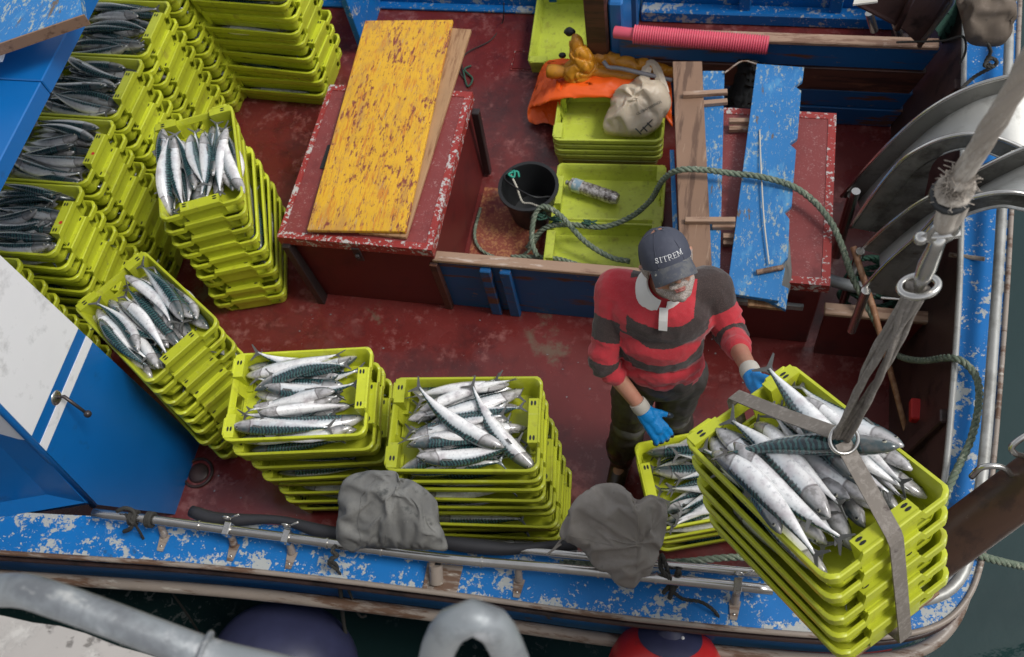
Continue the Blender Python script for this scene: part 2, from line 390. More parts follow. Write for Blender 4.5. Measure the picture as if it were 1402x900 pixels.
def child(mb, name, mats, parent, **k):
    """a mesh under a thing: parent may be an Empty or a mesh built by build()"""
    b = ABS[parent.name]
    o = build(mb, name, mats, None, **k)
    o.parent = parent; o.location = ABS[o.name] - b
    return o
def thing(name, loc, label, cat, group=None):
    o = bpy.data.objects.new(name, None); COL.objects.link(o); o.location = loc; o.empty_display_size = .1
    ABS[o.name] = V(loc)
    return setmeta(o, label, cat, group)
def copytree(o, parent=None):
    c = o.copy(); COL.objects.link(c)
    if parent is not None: c.parent = parent
    for ch in o.children: copytree(ch, c)
    return c

def catmull(pts, step=.02, closed=False):
    pts = [V(p) for p in pts]; out = []
    n = len(pts)
    for i in range(n if closed else n - 1):
        p1, p2 = pts[i], pts[(i + 1) % n]
        p0 = pts[i - 1] if (i > 0 or closed) else p1 * 2 - p2
        p3 = pts[(i + 2) % n] if (i + 2 < n or closed) else p2 * 2 - p1
        k = max(1, int((p2 - p1).length / step))
        for j in range(k):
            t = j / k
            out.append(.5 * ((2 * p1) + (p2 - p0) * t + (2 * p0 - 5 * p1 + 4 * p2 - p3) * t * t + (3 * p1 - p0 - 3 * p2 + p3) * t ** 3))
    if not closed: out.append(pts[-1])
    return out

def ropemesh(mb, pts, R=.017, strands=3, pitch=.085, seg=6, mi=0):
    path = catmull(pts, pitch / 9)
    n = len(path); L = 0
    t0 = (path[1] - path[0]).normalized(); nrm = t0.orthogonal().normalized()
    S = [[] for _ in range(strands)]
    for i in range(n):
        t = (path[min(i + 1, n - 1)] - path[max(i - 1, 0)]).normalized()
        nrm = (nrm - t * nrm.dot(t)).normalized(); bi = t.cross(nrm)
        if i: L += (path[i] - path[i - 1]).length
        for k in range(strands):
            a = 2 * math.pi * (L / pitch + k / strands)
            S[k].append(path[i] + (nrm * math.cos(a) + bi * math.sin(a)) * R * .5)
    for k in range(strands): mb.tube(S[k], R * .56, seg, mi)
    return mb

def fbm(p, sc=1., seed=0., oct=3):
    q = V(p) * sc + V((seed * 3.1, seed * 7.7, seed * 1.3)); a = 0; w = 1.
    for _ in range(oct):
        a += noise.noise(q) * w; q = q * 2.03; w *= .5
    return a
def ridge(p, sc=1., seed=0.):
    return 1 - abs(noise.noise(V(p) * sc + V((seed * 3.1, seed * 7.7, seed)))) * 2

def settle(vs, fs, pins, blob, grow=.14, frames=34, stiff=20, bend=9., grav=.12):
    """let oversized cloth buckle into natural wrinkles over a solid shape; returns the settled points"""
    me = bpy.data.meshes.new('tmp'); me.from_pydata(vs, [], fs); o = bpy.data.objects.new('tmp', me); COL.objects.link(o)
    g = o.vertex_groups.new(name='p')
    for i, w in pins: g.add([i], w, 'REPLACE')
    mc = bpy.data.meshes.new('tmpc'); mc.from_pydata(blob[0], [], blob[1]); oc = bpy.data.objects.new('tmpc', mc); COL.objects.link(oc)
    oc.modifiers.new('c', 'COLLISION'); oc.collision.thickness_outer = .004; oc.collision.damping = .8; oc.collision.cloth_friction = 20
    md = o.modifiers.new('c', 'CLOTH'); st = md.settings
    st.quality = 5; st.mass = .25; st.tension_stiffness = stiff; st.compression_stiffness = stiff; st.shear_stiffness = stiff * .5; st.bending_stiffness = bend
    st.vertex_group_mass = 'p'; st.shrink_min = -grow; st.air_damping = 3; st.effector_weights.gravity = grav
    md.collision_settings.use_collision = True; md.collision_settings.distance_min = .004; md.collision_settings.collision_quality = 2
    md.point_cache.frame_start = 1; md.point_cache.frame_end = frames + 2
    for f in range(1, frames + 1): SC.frame_set(f)
    em = o.evaluated_get(bpy.context.evaluated_depsgraph_get()).to_mesh(); out = [v.co.copy() for v in em.vertices]
    o.evaluated_get(bpy.context.evaluated_depsgraph_get()).to_mesh_clear()
    bpy.data.objects.remove(o); bpy.data.objects.remove(oc); SC.frame_set(1)
    if any((a - V(b)).length > .25 for a, b in zip(out, vs)): return [V(p) for p in vs]
    return out

def drape(name, outline, bulge, mats, seed=1, fold=.03, fsc=9., rings=16, sub=10, edge=0., top=None, parent=None, foldmode='ridge', dark=None, sim=0., step=.02, **meta):
    """crumpled cloth or bag: closed outline of world points, domed upwards, with folds; closed underneath"""
    outline = [V(p) for p in outline]
    if sum(a.x * b.y - b.x * a.y for a, b in zip(outline, outline[1:] + outline[:1])) < 0: outline = outline[::-1]
    out = catmull(outline, step, True); n = len(out)
    c = sum(out, V()) / n if top is None else V(top)
    vs = []; fs = []; blob = []
    for j in range(rings + 1):
        r = 1 - j / rings
        for i in range(n if j < rings else 1):
            q = c + (out[i] - c) * r
            hgt = bulge * math.sqrt(max(0, 1 - r ** 2.2))
            f = ridge(q, fsc * .6, seed) * .6 + ridge(q, fsc * 2.1, seed + 3) * .2
            k = min(1., (1 - r) * 5 + edge)
            p = q + V((fbm(q, fsc, seed + 9, 2) * fold * .6 * k, fbm(q, fsc, seed + 19, 2) * fold * .6 * k, hgt + f * fold * k))
            vs.append(p); blob.append(c + (out[i] - c) * r * .93 + V((0, 0, hgt * .9 - .008 + f * fold * k * .6)))
    for j in range(rings - 1):
        for i in range(n):
            l = (i + 1) % n
            fs.append((j * n + i, j * n + l, (j + 1) * n + l, (j + 1) * n + i))
    fs += [((rings - 1) * n + i, (rings - 1) * n + (i + 1) % n, rings * n) for i in range(n)]
    if sim: vs = settle(vs, fs, [(i, 1.) for i in range(n)], (blob, fs), sim)
    o = len(vs)
    low = [out[i] * .9 + c * .1 - V((0, 0, .012)) for i in range(n)]
    vs += low; fs += [(i, o + i, o + (i + 1) % n, (i + 1) % n) for i in range(n)]
    vs.append(sum(low, V()) / n); fs += [(o + i, len(vs) - 1, o + (i + 1) % n) for i in range(n)]
    mb = MB(); mb.add(vs, fs)
    if parent is not None: return child(mb, name, mats, parent, smooth=True, **meta)
    return build(mb, name, mats, smooth=True, **meta)

def ribbon_(path, ws):
    rows = [[], []]; n = len(path); mb = MB()
    for i, p in enumerate(path):
        t = (path[min(i + 1, n - 1)] - path[max(0, i - 1)]).normalized(); w = t.cross(V((0, -.5, .85))).normalized()
        k = fbm(p, 40, 3) * .004; rows[0].append(p - w * ws[i] + V((0, 0, k))); rows[1].append(p + w * ws[i] - V((0, 0, k)))
    mid_ = [lerp(a, b, .5) + V((0, -.006, .010)) for a, b in zip(*rows)]
    R4 = [rows[0], mid_, rows[1], [p - V((0, 0, .003)) for p in rows[1]], [p - V((0, 0, .003)) for p in mid_], [p - V((0, 0, .003)) for p in rows[0]]]
    vs = [q for r in R4 for q in r]; fs = []
    for r in range(6):
        for i in range(n - 1): fs.append((r * n + i, r * n + i + 1, ((r + 1) % 6) * n + i + 1, ((r + 1) % 6) * n + i))
    return mb.add(vs, fs)

def remesh(mb, voxel, smooth=4, factor=.5):
    """one continuous skin over overlapping closed shapes; returns a new MB"""
    me = bpy.data.meshes.new('tmp'); me.from_pydata(mb.v, [], mb.f)
    o = bpy.data.objects.new('tmp', me); COL.objects.link(o)
    md = o.modifiers.new('r', 'REMESH'); md.mode = 'VOXEL'; md.voxel_size = voxel
    ms = o.modifiers.new('s', 'SMOOTH'); ms.iterations = smooth; ms.factor = factor
    dg = bpy.context.evaluated_depsgraph_get(); ev = o.evaluated_get(dg); em = ev.to_mesh()
    out = MB(); out.v = [v.co.copy() for v in em.vertices]; out.f = [tuple(p.vertices) for p in em.polygons]; out.m = [0] * len(out.f)
    ev.to_mesh_clear(); bpy.data.objects.remove(o); bpy.data.meshes.remove(me)
    return out

def textmesh(s, size, fn, name, mat, parent, extrude=.0006, bold=.0, **meta):
    cu = bpy.data.curves.new('t', 'FONT'); cu.body = s; cu.size = size; cu.align_x = 'CENTER'; cu.align_y = 'CENTER'
    cu.extrude = extrude; cu.offset = bold; cu.resolution_u = 3
    o = bpy.data.objects.new('t', cu); COL.objects.link(o)
    dg = bpy.context.evaluated_depsgraph_get(); em = o.evaluated_get(dg).to_mesh()
    mb = MB(); mb.v = [fn(v.co) for v in em.vertices]; mb.f = [tuple(p.vertices) for p in em.polygons]; mb.m = [0] * len(mb.f)
    o.evaluated_get(dg).to_mesh_clear(); bpy.data.objects.remove(o)
    return child(mb, name, mat, parent, **meta)

# ================================================================== SETTING
WATER_Z = -.85
mw = NT('harbour water', .05, 0, .5); vw = mw.co()
nwv = mw.noise(vw, 1.2, 6, .6); nfo = mw.noise(vw, 16, 6, .7, .8); nbig = mw.noise(vw, 1.6, 2, .5)
wc = mw.mix(nwv, (.010, .028, .028), (.018, .045, .042))
pos = mw.n('ShaderNodeSeparateXYZ'); tcw = mw.n('ShaderNodeTexCoord'); mw.l(tcw.outputs['Object'], pos.inputs[0])
lee = mw.ramp(mw.math('ADD', mw.math('MULTIPLY', pos.outputs[0], -.5), 0.3), [(.3, 0), (.8, 1)])   # floating scum gathers between hull and quay
foam = mw.math('MULTIPLY', mw.math('MULTIPLY', mw.ramp(nfo, [(.56, 0), (.60, .6)]), mw.ramp(nbig, [(.45, 0), (.6, 1)])), lee)
mw.color(mw.mix(foam, wc, (.22, .23, .22)))
mw.bump(mw.noise(vw, 7, 4, .5), .12, .02)
mb = MB(); mb.add([(-300, -300, 0), (300, -300, 0), (300, 300, 0), (-300, 300, 0)], [(0, 1, 2, 3)])
build(mb, 'water', mw.m, origin=(0, 0, 0), fix=False, kind='structure').location = (0, 0, WATER_Z)
mb = MB(); mb.add([(-300, -300, 0), (300, -300, 0), (300, 300, 0), (-300, 300, 0)], [(0, 1, 2, 3)])
build(mb, 'seabed', 'quaywall', origin=(0, 0, 0), fix=False, kind='structure').location = (0, 0, -6)
# quay
mb = MB()
q0 = P(0, 838, 2.8); q1 = P(150, 880, 2.8); q2 = P(215, 902, 2.8)
edge = [V((-6, q0.y + .05, 2.8)), q0, lerp(q0, q1, .5) + V((0, .004, 0)), q1, q2, V((-.5, .05, 2.8)), V((6, -.1, 2.8))]
N_ = len(edge)
vs = []; gr = 22
pts = []
for a, b in zip(edge, edge[1:]):
    k = max(1, int((b - a).length / .04)) if a.x > -1.6 and b.x < 0 else 3
    for j in range(k): pts.append(lerp(a, b, j / k))
pts.append(edge[-1])
for j in range(gr + 1):
    for p in pts:
        y = p.y - (j / gr) ** 1.6 * 8
        z = 2.8 + (fbm((p.x, y, 0), 9, 2) * .012 if p.x > -2 and p.x < 0 and p.y - y < .8 else 0) - (.02 if j == 0 else 0)
        vs.append(V((p.x, y + fbm((p.x, 0, 0), 14, 5) * .008 * (j == 0), z)))
fs = []; w = len(pts)
for j in range(gr):
    for i in range(w - 1): fs.append((j * w + i, (j + 1) * w + i, (j + 1) * w + i + 1, j * w + i + 1))
o = len(vs)
vs += [V((p.x, p.y + .0, -4)) for p in pts]
fs += [(i, i + 1, o + i + 1, o + i) for i in range(w - 1)]
mb.add(vs, fs)
build(mb, 'quay', 'concrete', kind='structure', smooth='auto')
# galvanised ladder rails on the quay
def galv(name, pts, r, label, brackets=()):
    t = thing(name, V(pts[0]), label, 'handrail', None)
    child(MB().tube(catmull(pts, .02), r, 28), 'rail_tube', 'galv', t, smooth=True)
    for p in brackets:
        mb = MB(); ring = [V(p[0]) + (V(p[1]) * math.cos(a) + V(p[2]) * math.sin(a)) * (r + .003) for a in [2 * math.pi * i / 28 for i in range(28)]]
        mb.tube(ring, .0032, 8, closed=True); child(mb, 'weld_bead', 'galv', t, smooth=True)
    return t
pp = [P(-160, 835, 3.10), P(-60, 815, 3.25), P(20, 808, 3.36), P(70, 820, 3.38), P(150, 848, 3.36), P(230, 878, 3.34), P(300, 902, 3.32), P(400, 925, 3.30), P(520, 960, 3.2)]
ax = (pp[6] - pp[5]).normalized(); b1 = ax.orthogonal().normalized(); b2 = ax.cross(b1)
galv('quay_handrail', pp, .0195, 'thick galvanised handrail tube bending over the pale concrete quay edge', [(P(278, 894, 3.327), b1, b2)])
pp = [P(560, 1000, 3.0), P(590, 925, 3.25), P(602, 884, 3.35), P(619, 857, 3.40), P(647, 845, 3.42), P(675, 857, 3.40), P(693, 886, 3.35), P(712, 935, 3.25), P(740, 1010, 3.0)]
galv('ladder_hoop', pp, .0190, 'arched galvanised ladder hoop rising at the bottom edge of the view')

# ================================================================== BOAT
boat = thing('fishing_boat', (-1, 2.5, -.85), 'blue fishing boat with red deck and chipped blue gunwale moored at the quay', 'boat')
ABS[boat.name] = V(boat.location)
B = boat
GZ = .74
# gunwale outlines, walking from far left along the near side, round the corner, up the right side
outer = [P(-700, 712, GZ), P(0, 757, GZ), P(300, 778, GZ), P(600, 812, GZ), P(820, 842, GZ), P(1000, 861, GZ), P(1150, 872, GZ), P(1230, 870, GZ), P(1290, 853, GZ), P(1325, 818, GZ), P(1343, 770, GZ),
         P(1350, 715, GZ), P(1362, 610, GZ), P(1377, 420, GZ), P(1384, 300, GZ), P(1390, 180, GZ), P(1394, 60, GZ), P(1398, -60, GZ), P(1400, -260, GZ)]
inner = [P(-700, 655, GZ), P(0, 700, GZ), P(300, 714, GZ), P(600, 736, GZ), P(820, 757, GZ), P(1000, 775, GZ), P(1100, 783, GZ), P(1180, 785, GZ), P(1230, 775, GZ), P(1262, 752, GZ), P(1280, 722, GZ),
         P(1289, 685, GZ), P(1300, 590, GZ), P(1312, 420, GZ), P(1316, 300, GZ), P(1318, 180, GZ), P(1320, 60, GZ), P(1322, -60, GZ), P(1324, -260, GZ)]
def resamp(a, k=8):
    out = []
    for i in range(len(a) - 1):
        p0 = a[max(i - 1, 0)]; p1 = a[i]; p2 = a[i + 1]; p3 = a[min(i + 2, len(a) - 1)]
        for j in range(k):
            t = j / k
            out.append(.5 * ((2 * p1) + (p2 - p0) * t + (2 * p0 - 5 * p1 + 4 * p2 - p3) * t * t + (3 * p1 - p0 - 3 * p2 + p3) * t ** 3))
    out.append(a[-1]); return out
OU, IN = resamp(outer), resamp(inner)
def strip(rows, mb=None, mi=0):
    mb = mb or MB(); n = len(rows[0]); vs = [p for r in rows for p in r]; fs = []
    for j in range(len(rows) - 1):
        for i in range(n - 1): fs.append((j * n + i, j * n + i + 1, (j + 1) * n + i + 1, (j + 1) * n + i))
    return mb.add(vs, fs, mi)
dz = V((0, 0, 1))
child(strip([[p - dz * .05 for p in IN], IN, [lerp(a, b, .5) + dz * .006 for a, b in zip(IN, OU)], OU, [p - dz * .05 for p in OU], [p - dz * .05 for p in IN]]), 'gunwale', 'gunwale', B, smooth='auto', attrs={'edge': lambda p: 0. if p.z > GZ + .003 else 1.})
child(MB().tube([p + V((0, 0, .002)) for p in OU], .011, 8), 'outer_edge_strip', 'strake', B, smooth=True)
child(MB().tube([p + V((0, 0, .004)) for p in IN if p.x > .9], .013, 8), 'inner_edge_strip', 'steelbright', B, smooth=True)
# deck
DX = .86
mb = MB(); mb.box((-5.6, .86, -.06), (DX + .02, 4.62, 0)); child(mb, 'deck', 'deck', B)
mb = MB(); a = P(555, 492, .004); b = P(735, 522, .004)
# inner faces of the bulwark
inn_r = [p for p in IN if p.x > .85 and p.y > 1.05]
lowr = []
for p in IN:
    if p.y > 1.25 and p.x > 0: lowr.append(V((DX, p.y - .02, -.02)))
    elif p.x > .6: 
        lowr.append(V((min(p.x, DX) - .03, max(p.y, 1.02), -.02)))
    else: lowr.append(V((p.x, p.y + .03, -.02)))
child(strip([[p - dz * .045 for p in IN], lowr]), 'bulwark_lining', 'maroon', B, smooth='auto')
# frames standing on the right bulwark
for y in (1.72, 2.66, 3.45):
    pt = min(IN, key=lambda p: abs(p.y - y) + (0 if p.x > .5 else 9))
    a = V((DX - .03, y, 0)); b = V((pt.x - .025, y, GZ - .05))
    mb = MB(); w = V((0, .03, 0)); d = V((.05, 0, 0))
    mb.hexa([a - w, a + d - w, a + d + w, a + w, b - w, b + d - w, b + d + w, b + w]); child(mb, 'bulwark_frame', 'maroon', B, bevel=.006)
# outside hull: rubbing strakes and blue side
S1 = [p + V((0, 0, -.10)) for p in OU]
def off(path, d):
    out = []
    for i, p in enumerate(path):
        t = path[min(i + 1, len(path) - 1)] - path[max(i - 1, 0)]; t.z = 0; t.normalize()
        out.append(p + V((t.y, -t.x, 0)) * d)
    return out
child(strip([[p - dz * .005 for p in off(OU, .004)], [p - dz * .10 for p in off(OU, -.02)], [p - dz * .26 for p in off(OU, -.01)], [p - dz * .36 for p in off(OU, -.01)], [p - dz * .50 for p in off(OU, -.14)], [p - dz * 1.9 for p in off(OU, -.35)]]), 'hull_side', 'blue', B, smooth='auto')
child(MB().tube([p - dz * .075 for p in off(OU, .004)], .012, 8), 'upper_strake', 'maroon', B, smooth=True)
child(MB().tube([p - dz * .30 for p in off(OU, .03)], .026, 10), 'rubbing_strake', 'strake', B, smooth=True)
mb = MB(); seg_ = [p for p in off(OU, .05) if .25 < p.x < .75 and p.y < 1.2]
mb.tube([p - dz * .34 for p in seg_], .035, 8); child(mb, 'worn_timber_fender', 'wood', B, smooth=True)
# far bulwark
mb = MB(); mb.box((-3.2, 4.56, 0), (-.80, 4.62, .75)); child(mb, 'far_bulwark', 'gunwale', B, bevel=.004)
mb = MB(); mb.box((-.60, 4.56, 0), (1.25, 4.62, .75)); child(mb, 'far_bulwark', 'gunwale', B, bevel=.004)
mb = MB(); mb.box((-.60, 4.47, 0), (.9, 4.555, .09)); child(mb, 'waterway_ledge', 'gunwale', B, bevel=.01)
mb = MB(); mb.box((-3.2, 4.50, 0), (-.80, 4.556, .03)); child(mb, 'waterway_ledge', 'gunwale', B, bevel=.01)
for x in (-.02, .5):
    mb = MB(); mb.box((x, 4.50, .09), (x + .07, 4.558, .75)); child(mb, 'bulwark_frame', 'gunwale', B, bevel=.006)
mb = MB(); mb.box((-2.34, 4.12, 0), (-2.30, 4.55, .45)); child(mb, 'blue_stanchion_panel', 'gunwale', B, bevel=.004)
mb = MB(); mb.box((-.77, 4.42, 0), (-.61, 4.64, 1.0)); child(mb, 'blue_post', 'blue', B, bevel=.01)
a = P(805, 75, .0); 
mb = MB(); mb.box((-.80, 3.76, 0), (-.68, 3.90, 1.1)); child(mb, 'wooden_post', 'brownboard', B, bevel=.012)
mb = MB(); mb.box((-.675, 3.78, 0), (-.60, 4.10, .80)); child(mb, 'blue_post', 'blue', B, bevel=.01)
# divider wall across the deck: boards one above the other
zs = [0.0, .14, .27, .44, .60]
for i, mt in enumerate(['bluedark', 'bluedark', 'brownboard', 'bluedark']):
    z0, z1 = zs[i], zs[i + 1]
    xr = DX + .02 + .10 * (z1 / .6)
    mb = MB(); yy = 3.745 + .006 * (i % 2)
    mb.hexa([V((-.62, yy, z0 + .003)), V((DX + .10 * z0 / .6, yy, z0 + .003)), V((DX + .10 * z0 / .6, yy + .04, z0 + .003)), V((-.62, yy + .04, z0 + .003)),
             V((-.62, yy, z1 - .004)), V((xr, yy, z1 - .004)), V((xr, yy + .04, z1 - .004)), V((-.62, yy + .04, z1 - .004))])
    child(mb, 'divider_board', mt, B, bevel=.004)
mb = MB(); mb.box((-.62, 3.735, .60), (.97, 3.80, .625)); child(mb, 'divider_capping', 'edgewood', B, bevel=.005)
# pen coaming in front of the buckets and empties
CY = 2.375
mb = MB(); mb.box((-1.36, CY, 0), (-.17, CY + .035, .44)); child(mb, 'pen_coaming', 'bluedark', B, bevel=.004)
mb = MB(); mb.box((-1.37, CY - .012, .44), (-.17, CY + .045, .465)); child(mb, 'coaming_capping', 'edgewood', B, bevel=.004)
mb = MB(); mb.box((-1.385, CY - .03, 0), (-1.345, CY + .04, .44)); child(mb, 'coaming_post', 'brownboard', B, bevel=.004)
for x in (-1.13, -1.03):
    mb = MB(); mb.box((x, CY - .035, 0), (x + .055, CY - .001, .43)); child(mb, 'coaming_batten', 'bluedark', B, bevel=.005)
mb = MB(); mb.box((.51, 2.30, 0), (.90, 2.335, .40)); mb.add([V((.90, 2.30, 0)), V((.90, 2.335, 0)), V((1.0, 2.335, .40)), V((1.0, 2.30, .40)), V((.90, 2.30, .40)), V((.90, 2.335, .40))], [(0, 3, 4), (1, 5, 2), (0, 1, 2, 3), (3, 2, 5, 4), (0, 4, 5, 1)])
child(mb, 'side_coaming', 'redside', B)
mb = MB(); mb.box((.50, 2.285, .40), (1.0, 2.345, .425)); child(mb, 'coaming_capping', 'edgewood', B, bevel=.004)
# worn deck inside the pen, a flush plate, and a bare patch
mb = MB(); mb.box((-1.33, 2.41, .0), (-.95, 3.15, .004)); mb.box((-1.33, 2.41, .0), (-.20, 2.62, .0041)); child(mb, 'worn_pen_floor', 'rustdeck', B)
mb = MB(); a = P(706, 72, .004); b_ = P(728, 95, .004); mb.box((a.x, b_.y, 0), (b_.x, a.y, .006)); pl = child(mb, 'flush_deck_plate', 'deck', B, bevel=.002)
mb = MB()
cx, cy = (a.x + b_.x) / 2, (a.y + b_.y) / 2
rim_ = [V((cx - .065, cy - .075, .006)), V((cx + .065, cy - .075, .006)), V((cx + .065, cy + .075, .006)), V((cx - .065, cy + .075, .006))]
mb.tube(catmull([lerp(rim_[i], rim_[(i + 1) % 4], t) for i in range(4) for t in (0, .5)], .02, True), .0018, 6, closed=True)
for p in rim_: mb.ell(p + V((0, 0, .002)), (.006, .006, .003), 8, 5)
child(mb, 'plate_rim', 'rededge', pl, smooth=True)
# deck fitting near the wheelhouse
mb = MB(); c = P(272, 648, .0); mb.ell(c, (.055, .055, .012), 20, 7); mb.tube([c + V((math.cos(a) * .075, math.sin(a) * .075, .006)) for a in [i * .3142 for i in range(20)]], .008, 6, closed=True)
child(mb, 'deck_drain', 'maroon', B, smooth=True)

mb = MB(); r9 = random.Random(77)
for i in range(120):
    x, y = r9.uniform(-2.4, .8), r9.uniform(1.1, 2.32); a = r9.uniform(0, 3.14); l = r9.uniform(.002, .007); w_ = l * r9.uniform(.3, .9)
    u_ = V((math.cos(a), math.sin(a), 0)); n9 = V((-u_.y, u_.x, 0)); c = V((x, y, .0025))
    mb.add([c - u_ * l, c - n9 * w_, c + u_ * l, c + n9 * w_], [(0, 1, 2, 3)])
flk = build(mb, 'fish_scales', 'galv', fix=False, label='silvery fish scales and scraps stuck to the wet red deck', cat='scales', kind='stuff')

# wheelhouse side panel and roof
WX = -2.5
f_lo = PX(262, 612, WX); f_lo.z = 0
yf = P(268, 605, 0).y; yn = PX(240, 705, WX).y
cr0 = PX(125, 690, WX); cr1 = PX(0, 560, WX); cr1e = cr0 + (cr1 - cr0) * 1.6
mb = MB()
poly = [V((WX, yn, 0)), V((WX, yf, 0)), V((WX, yf + .02, 1.93)), V((WX, cr1e.y, 1.93)), cr1, cr0]
WH = thing('wheelhouse', (WX, 1.2, 0), 'blue and white wheelhouse side panel with stripes beside the slanting crate stack', 'wheelhouse')
zb = 1.2
def wy(z):           # near edge of the panel at a height
    if z < cr0.z: return lerp(yn, cr0.y, z / max(cr0.z, .01))
    return cr0.y + (cr1.y - cr0.y) * (z - cr0.z) / (cr1.z - cr0.z)
def wyf(z): return yf + .02 * z / 1.93
def band(z0, z1, th, name, mt, x=WX):
    mb = MB(); zz = [z0 + (z1 - z0) * i / 48 for i in range(49)]
    r0 = [V((x, wyf(z), z)) for z in zz]; r1 = [V((x, wy(z), z)) for z in zz]
    out = r0 + r1[::-1]
    mb.plate(out, (1, 0, 0), th); return child(mb, name, mt, WH)
band(0, 1.93, .05, 'side_panel', 'bluewall')
band(1.215, 1.93, .003, 'white_upper_panel', 'white', WX + .003)
band(1.10, 1.15, .003, 'white_stripe', 'white', WX + .003)
# the outer side, flush with the hull
mb = MB()
pA = V((WX, cr0.y, cr0.z)); 
o0 = V((WX, P(125, 697, GZ).y, GZ + .004)) ; lf = -5.6
pb0, pb1 = P(125, 703, GZ + .006), P(0, 722, GZ + .006)
oq = [pb1 + (pb1 - pb0) * 4, pb0, V((WX + .01, cr0.y - .01, GZ + .03)), cr0, cr1, cr1e, V((lf, cr1e.y - .1, cr1e.z))]
lo_ = [pb0, cr0, cr1, cr1e]; hi_ = [pb1 + (pb1 - pb0) * 22, V((lf, cr0.y - .10, cr0.z)), V((lf, cr1.y - .10, cr1.z)), V((lf, cr1e.y - .1, cr1e.z))]
dn = V((-.02, .04, 0)); lo_[0] = V((WX + .01, cr0.y - .012, GZ + .004)); hi_[0] = pb0 + (pb1 - pb0) * ((lf - pb0.x) / (pb1.x - pb0.x))
order_ = sorted(range(4), key=lambda q: lo_[q].z); lo_ = [lo_[q] for q in order_]; hi_ = [hi_[q] for q in order_]
strip([lo_, hi_, [p + dn for p in hi_], [p + dn for p in lo_], lo_], mb); sid = child(mb, 'outer_side_panel', 'bluewall', WH)
child(MB().tube([cr0 - V((0, 0, .02)), cr1, cr1e], .014, 10), 'corner_bead', 'bluewall', WH, smooth=True)
def sidep(z, x):      # point on that outer side
    t = (z - cr0.z) / (cr1.z - cr0.z); e = cr0 + (cr1 - cr0) * t
    return V((x, e.y - (WX - x) * .02, z))
for z0, z1, nm, mt in ((1.215, 1.9, 'white_upper_panel', 'white'), (1.10, 1.15, 'white_stripe', 'white')):
    mb = MB(); q = [sidep(z0, lf), sidep(z0, WX), sidep(z1, WX), sidep(z1, lf)]
    q = [p + V((0, -.006, .006)) for p in q]
    mb.plate(q, (0, -1, .3), .004); child(mb, nm, mt, WH)
mb = MB(); hp = PX(77, 545, WX); he = PX(120, 567, WX + .10)
mb.ell(hp, (.008, .032, .032), 16, 8); hs_ = child(mb, 'handle_boss', 'steel', WH, smooth=True)
mb = MB(); mb.tube([hp, hp + V((.03, .01, 0)), he], [.008, .008, .006], 8); mb.ell(he, .016, 12, 8); child(mb, 'door_handle', 'handle', WH, smooth=True)
# roof
e0 = P(0, 225, 1.95); e1_ = P(88, 45, 1.95)
RX = (e0.x + e1_.x) / 2
mb = MB(); yr0 = 1.50
for y0, y1, i in ((yr0, P(60, 112, 1.95).y, 0), (P(60, 112, 1.95).y + .004, 3.6, 1)):
    mb = MB(); mb.box((-5.5, y0, 1.88), (RX, y1, 1.95)); child(mb, 'roof_panel', 'bluewall', WH, bevel=.004)
mb = MB(); mb.quadslab([P(-140, 90, 2.05), P(-140, -60, 2.05), P(38, -40, 2.05), P(-2, 78, 2.05)][::-1], .03); child(mb, 'white_roof_hatch', 'white', WH, bevel=.004)
q = [P(-120, 100, 2.12), P(112, 20, 2.12), P(105, -30, 2.12), P(-120, 20, 2.12)]
t = thing('roof_plank', q[0], 'speckled blue plank with raw wooden edge lying across the blue wheelhouse roof', 'plank')
mb = MB(); mb.quadslab(q, .045); child(mb, 'board', 'blueplank', t, bevel=.003)
qd = [p - V((0, 0, .012)) for p in q]
n1 = (q[1] - q[0]).normalized(); s1 = V((n1.y, -n1.x, 0)) * .006
mb = MB(); mb.hexa([q[0] + s1 - dz * .046, q[1] + s1 + n1 * .008 - dz * .046, q[1] + n1 * .008 - dz * .046, q[0] - dz * .046, q[0] + s1 - dz * .001, q[1] + s1 + n1 * .008 - dz * .001, q[1] + n1 * .008 - dz * .001, q[0] - dz * .001])
child(mb, 'edge_strip', 'wood', t)

# ------------------------------------------------------------------ rails on the gunwale
RZ = .84
rp = [P(128, 703, RZ), P(210, 712, RZ), P(300, 724, RZ), P(400, 737, RZ), P(500, 751, RZ), P(620, 766, RZ), P(760, 778, RZ), P(880, 790, RZ), P(960, 798, RZ), P(1058, 808, RZ)]
child(MB().tube(catmull(rp, .05), .019, 14), 'stainless_rail', 'steel', B, smooth=True)
rp2 = [P(1100, 806, RZ - .02), P(1160, 820, RZ), P(1225, 824, RZ), P(1280, 818, RZ), P(1312, 795, RZ), P(1328, 755, RZ), P(1338, 700, RZ), P(1350, 600, RZ), P(1362, 440, RZ), P(1371, 300, RZ), P(1378, 150, RZ), P(1382, 20, RZ), P(1385, -200, RZ)]
child(MB().tube(catmull(rp2, .03), .021, 16), 'stainless_rail', 'steelbright', B, smooth=True)
rp3 = [P(560, 742, .80), P(700, 752, .80), P(800, 762, .80), P(1000, 782, .80), P(1120, 792, .80)]
child(MB().tube(catmull(rp3, .05), .017, 12), 'inner_rail', 'steel', B, smooth=True)
def pathpt(path, px):
    best = min(((abs((p.x) - P(px, 770, RZ).x)), i) for i, p in enumerate(path))[1]; return path[best]
cr = catmull(rp, .01)
for px in (197, 300, 385, 590, 711, 1012):
    p = pathpt(cr, px)
    base = V((p.x, p.y - .055, GZ + .004))
    mb = MB(); mb.tube([p - dz * .01, base + V((0, .02, .012))], [.012, .016], 10)
    mb.plate([base + V((-.022, .025, .006)), base + V((-.012, -.045, .006)), base + V((.012, -.045, .006)), base + V((.022, .025, .006))], (0, 0, 1), .006)
    br = child(mb, 'rail_bracket', 'strake', B, smooth='auto')
    child(MB().ell(base + V((0, -.025, .006)), (.006, .006, .004), 8, 5), 'bolt', 'steel', br, smooth=True)
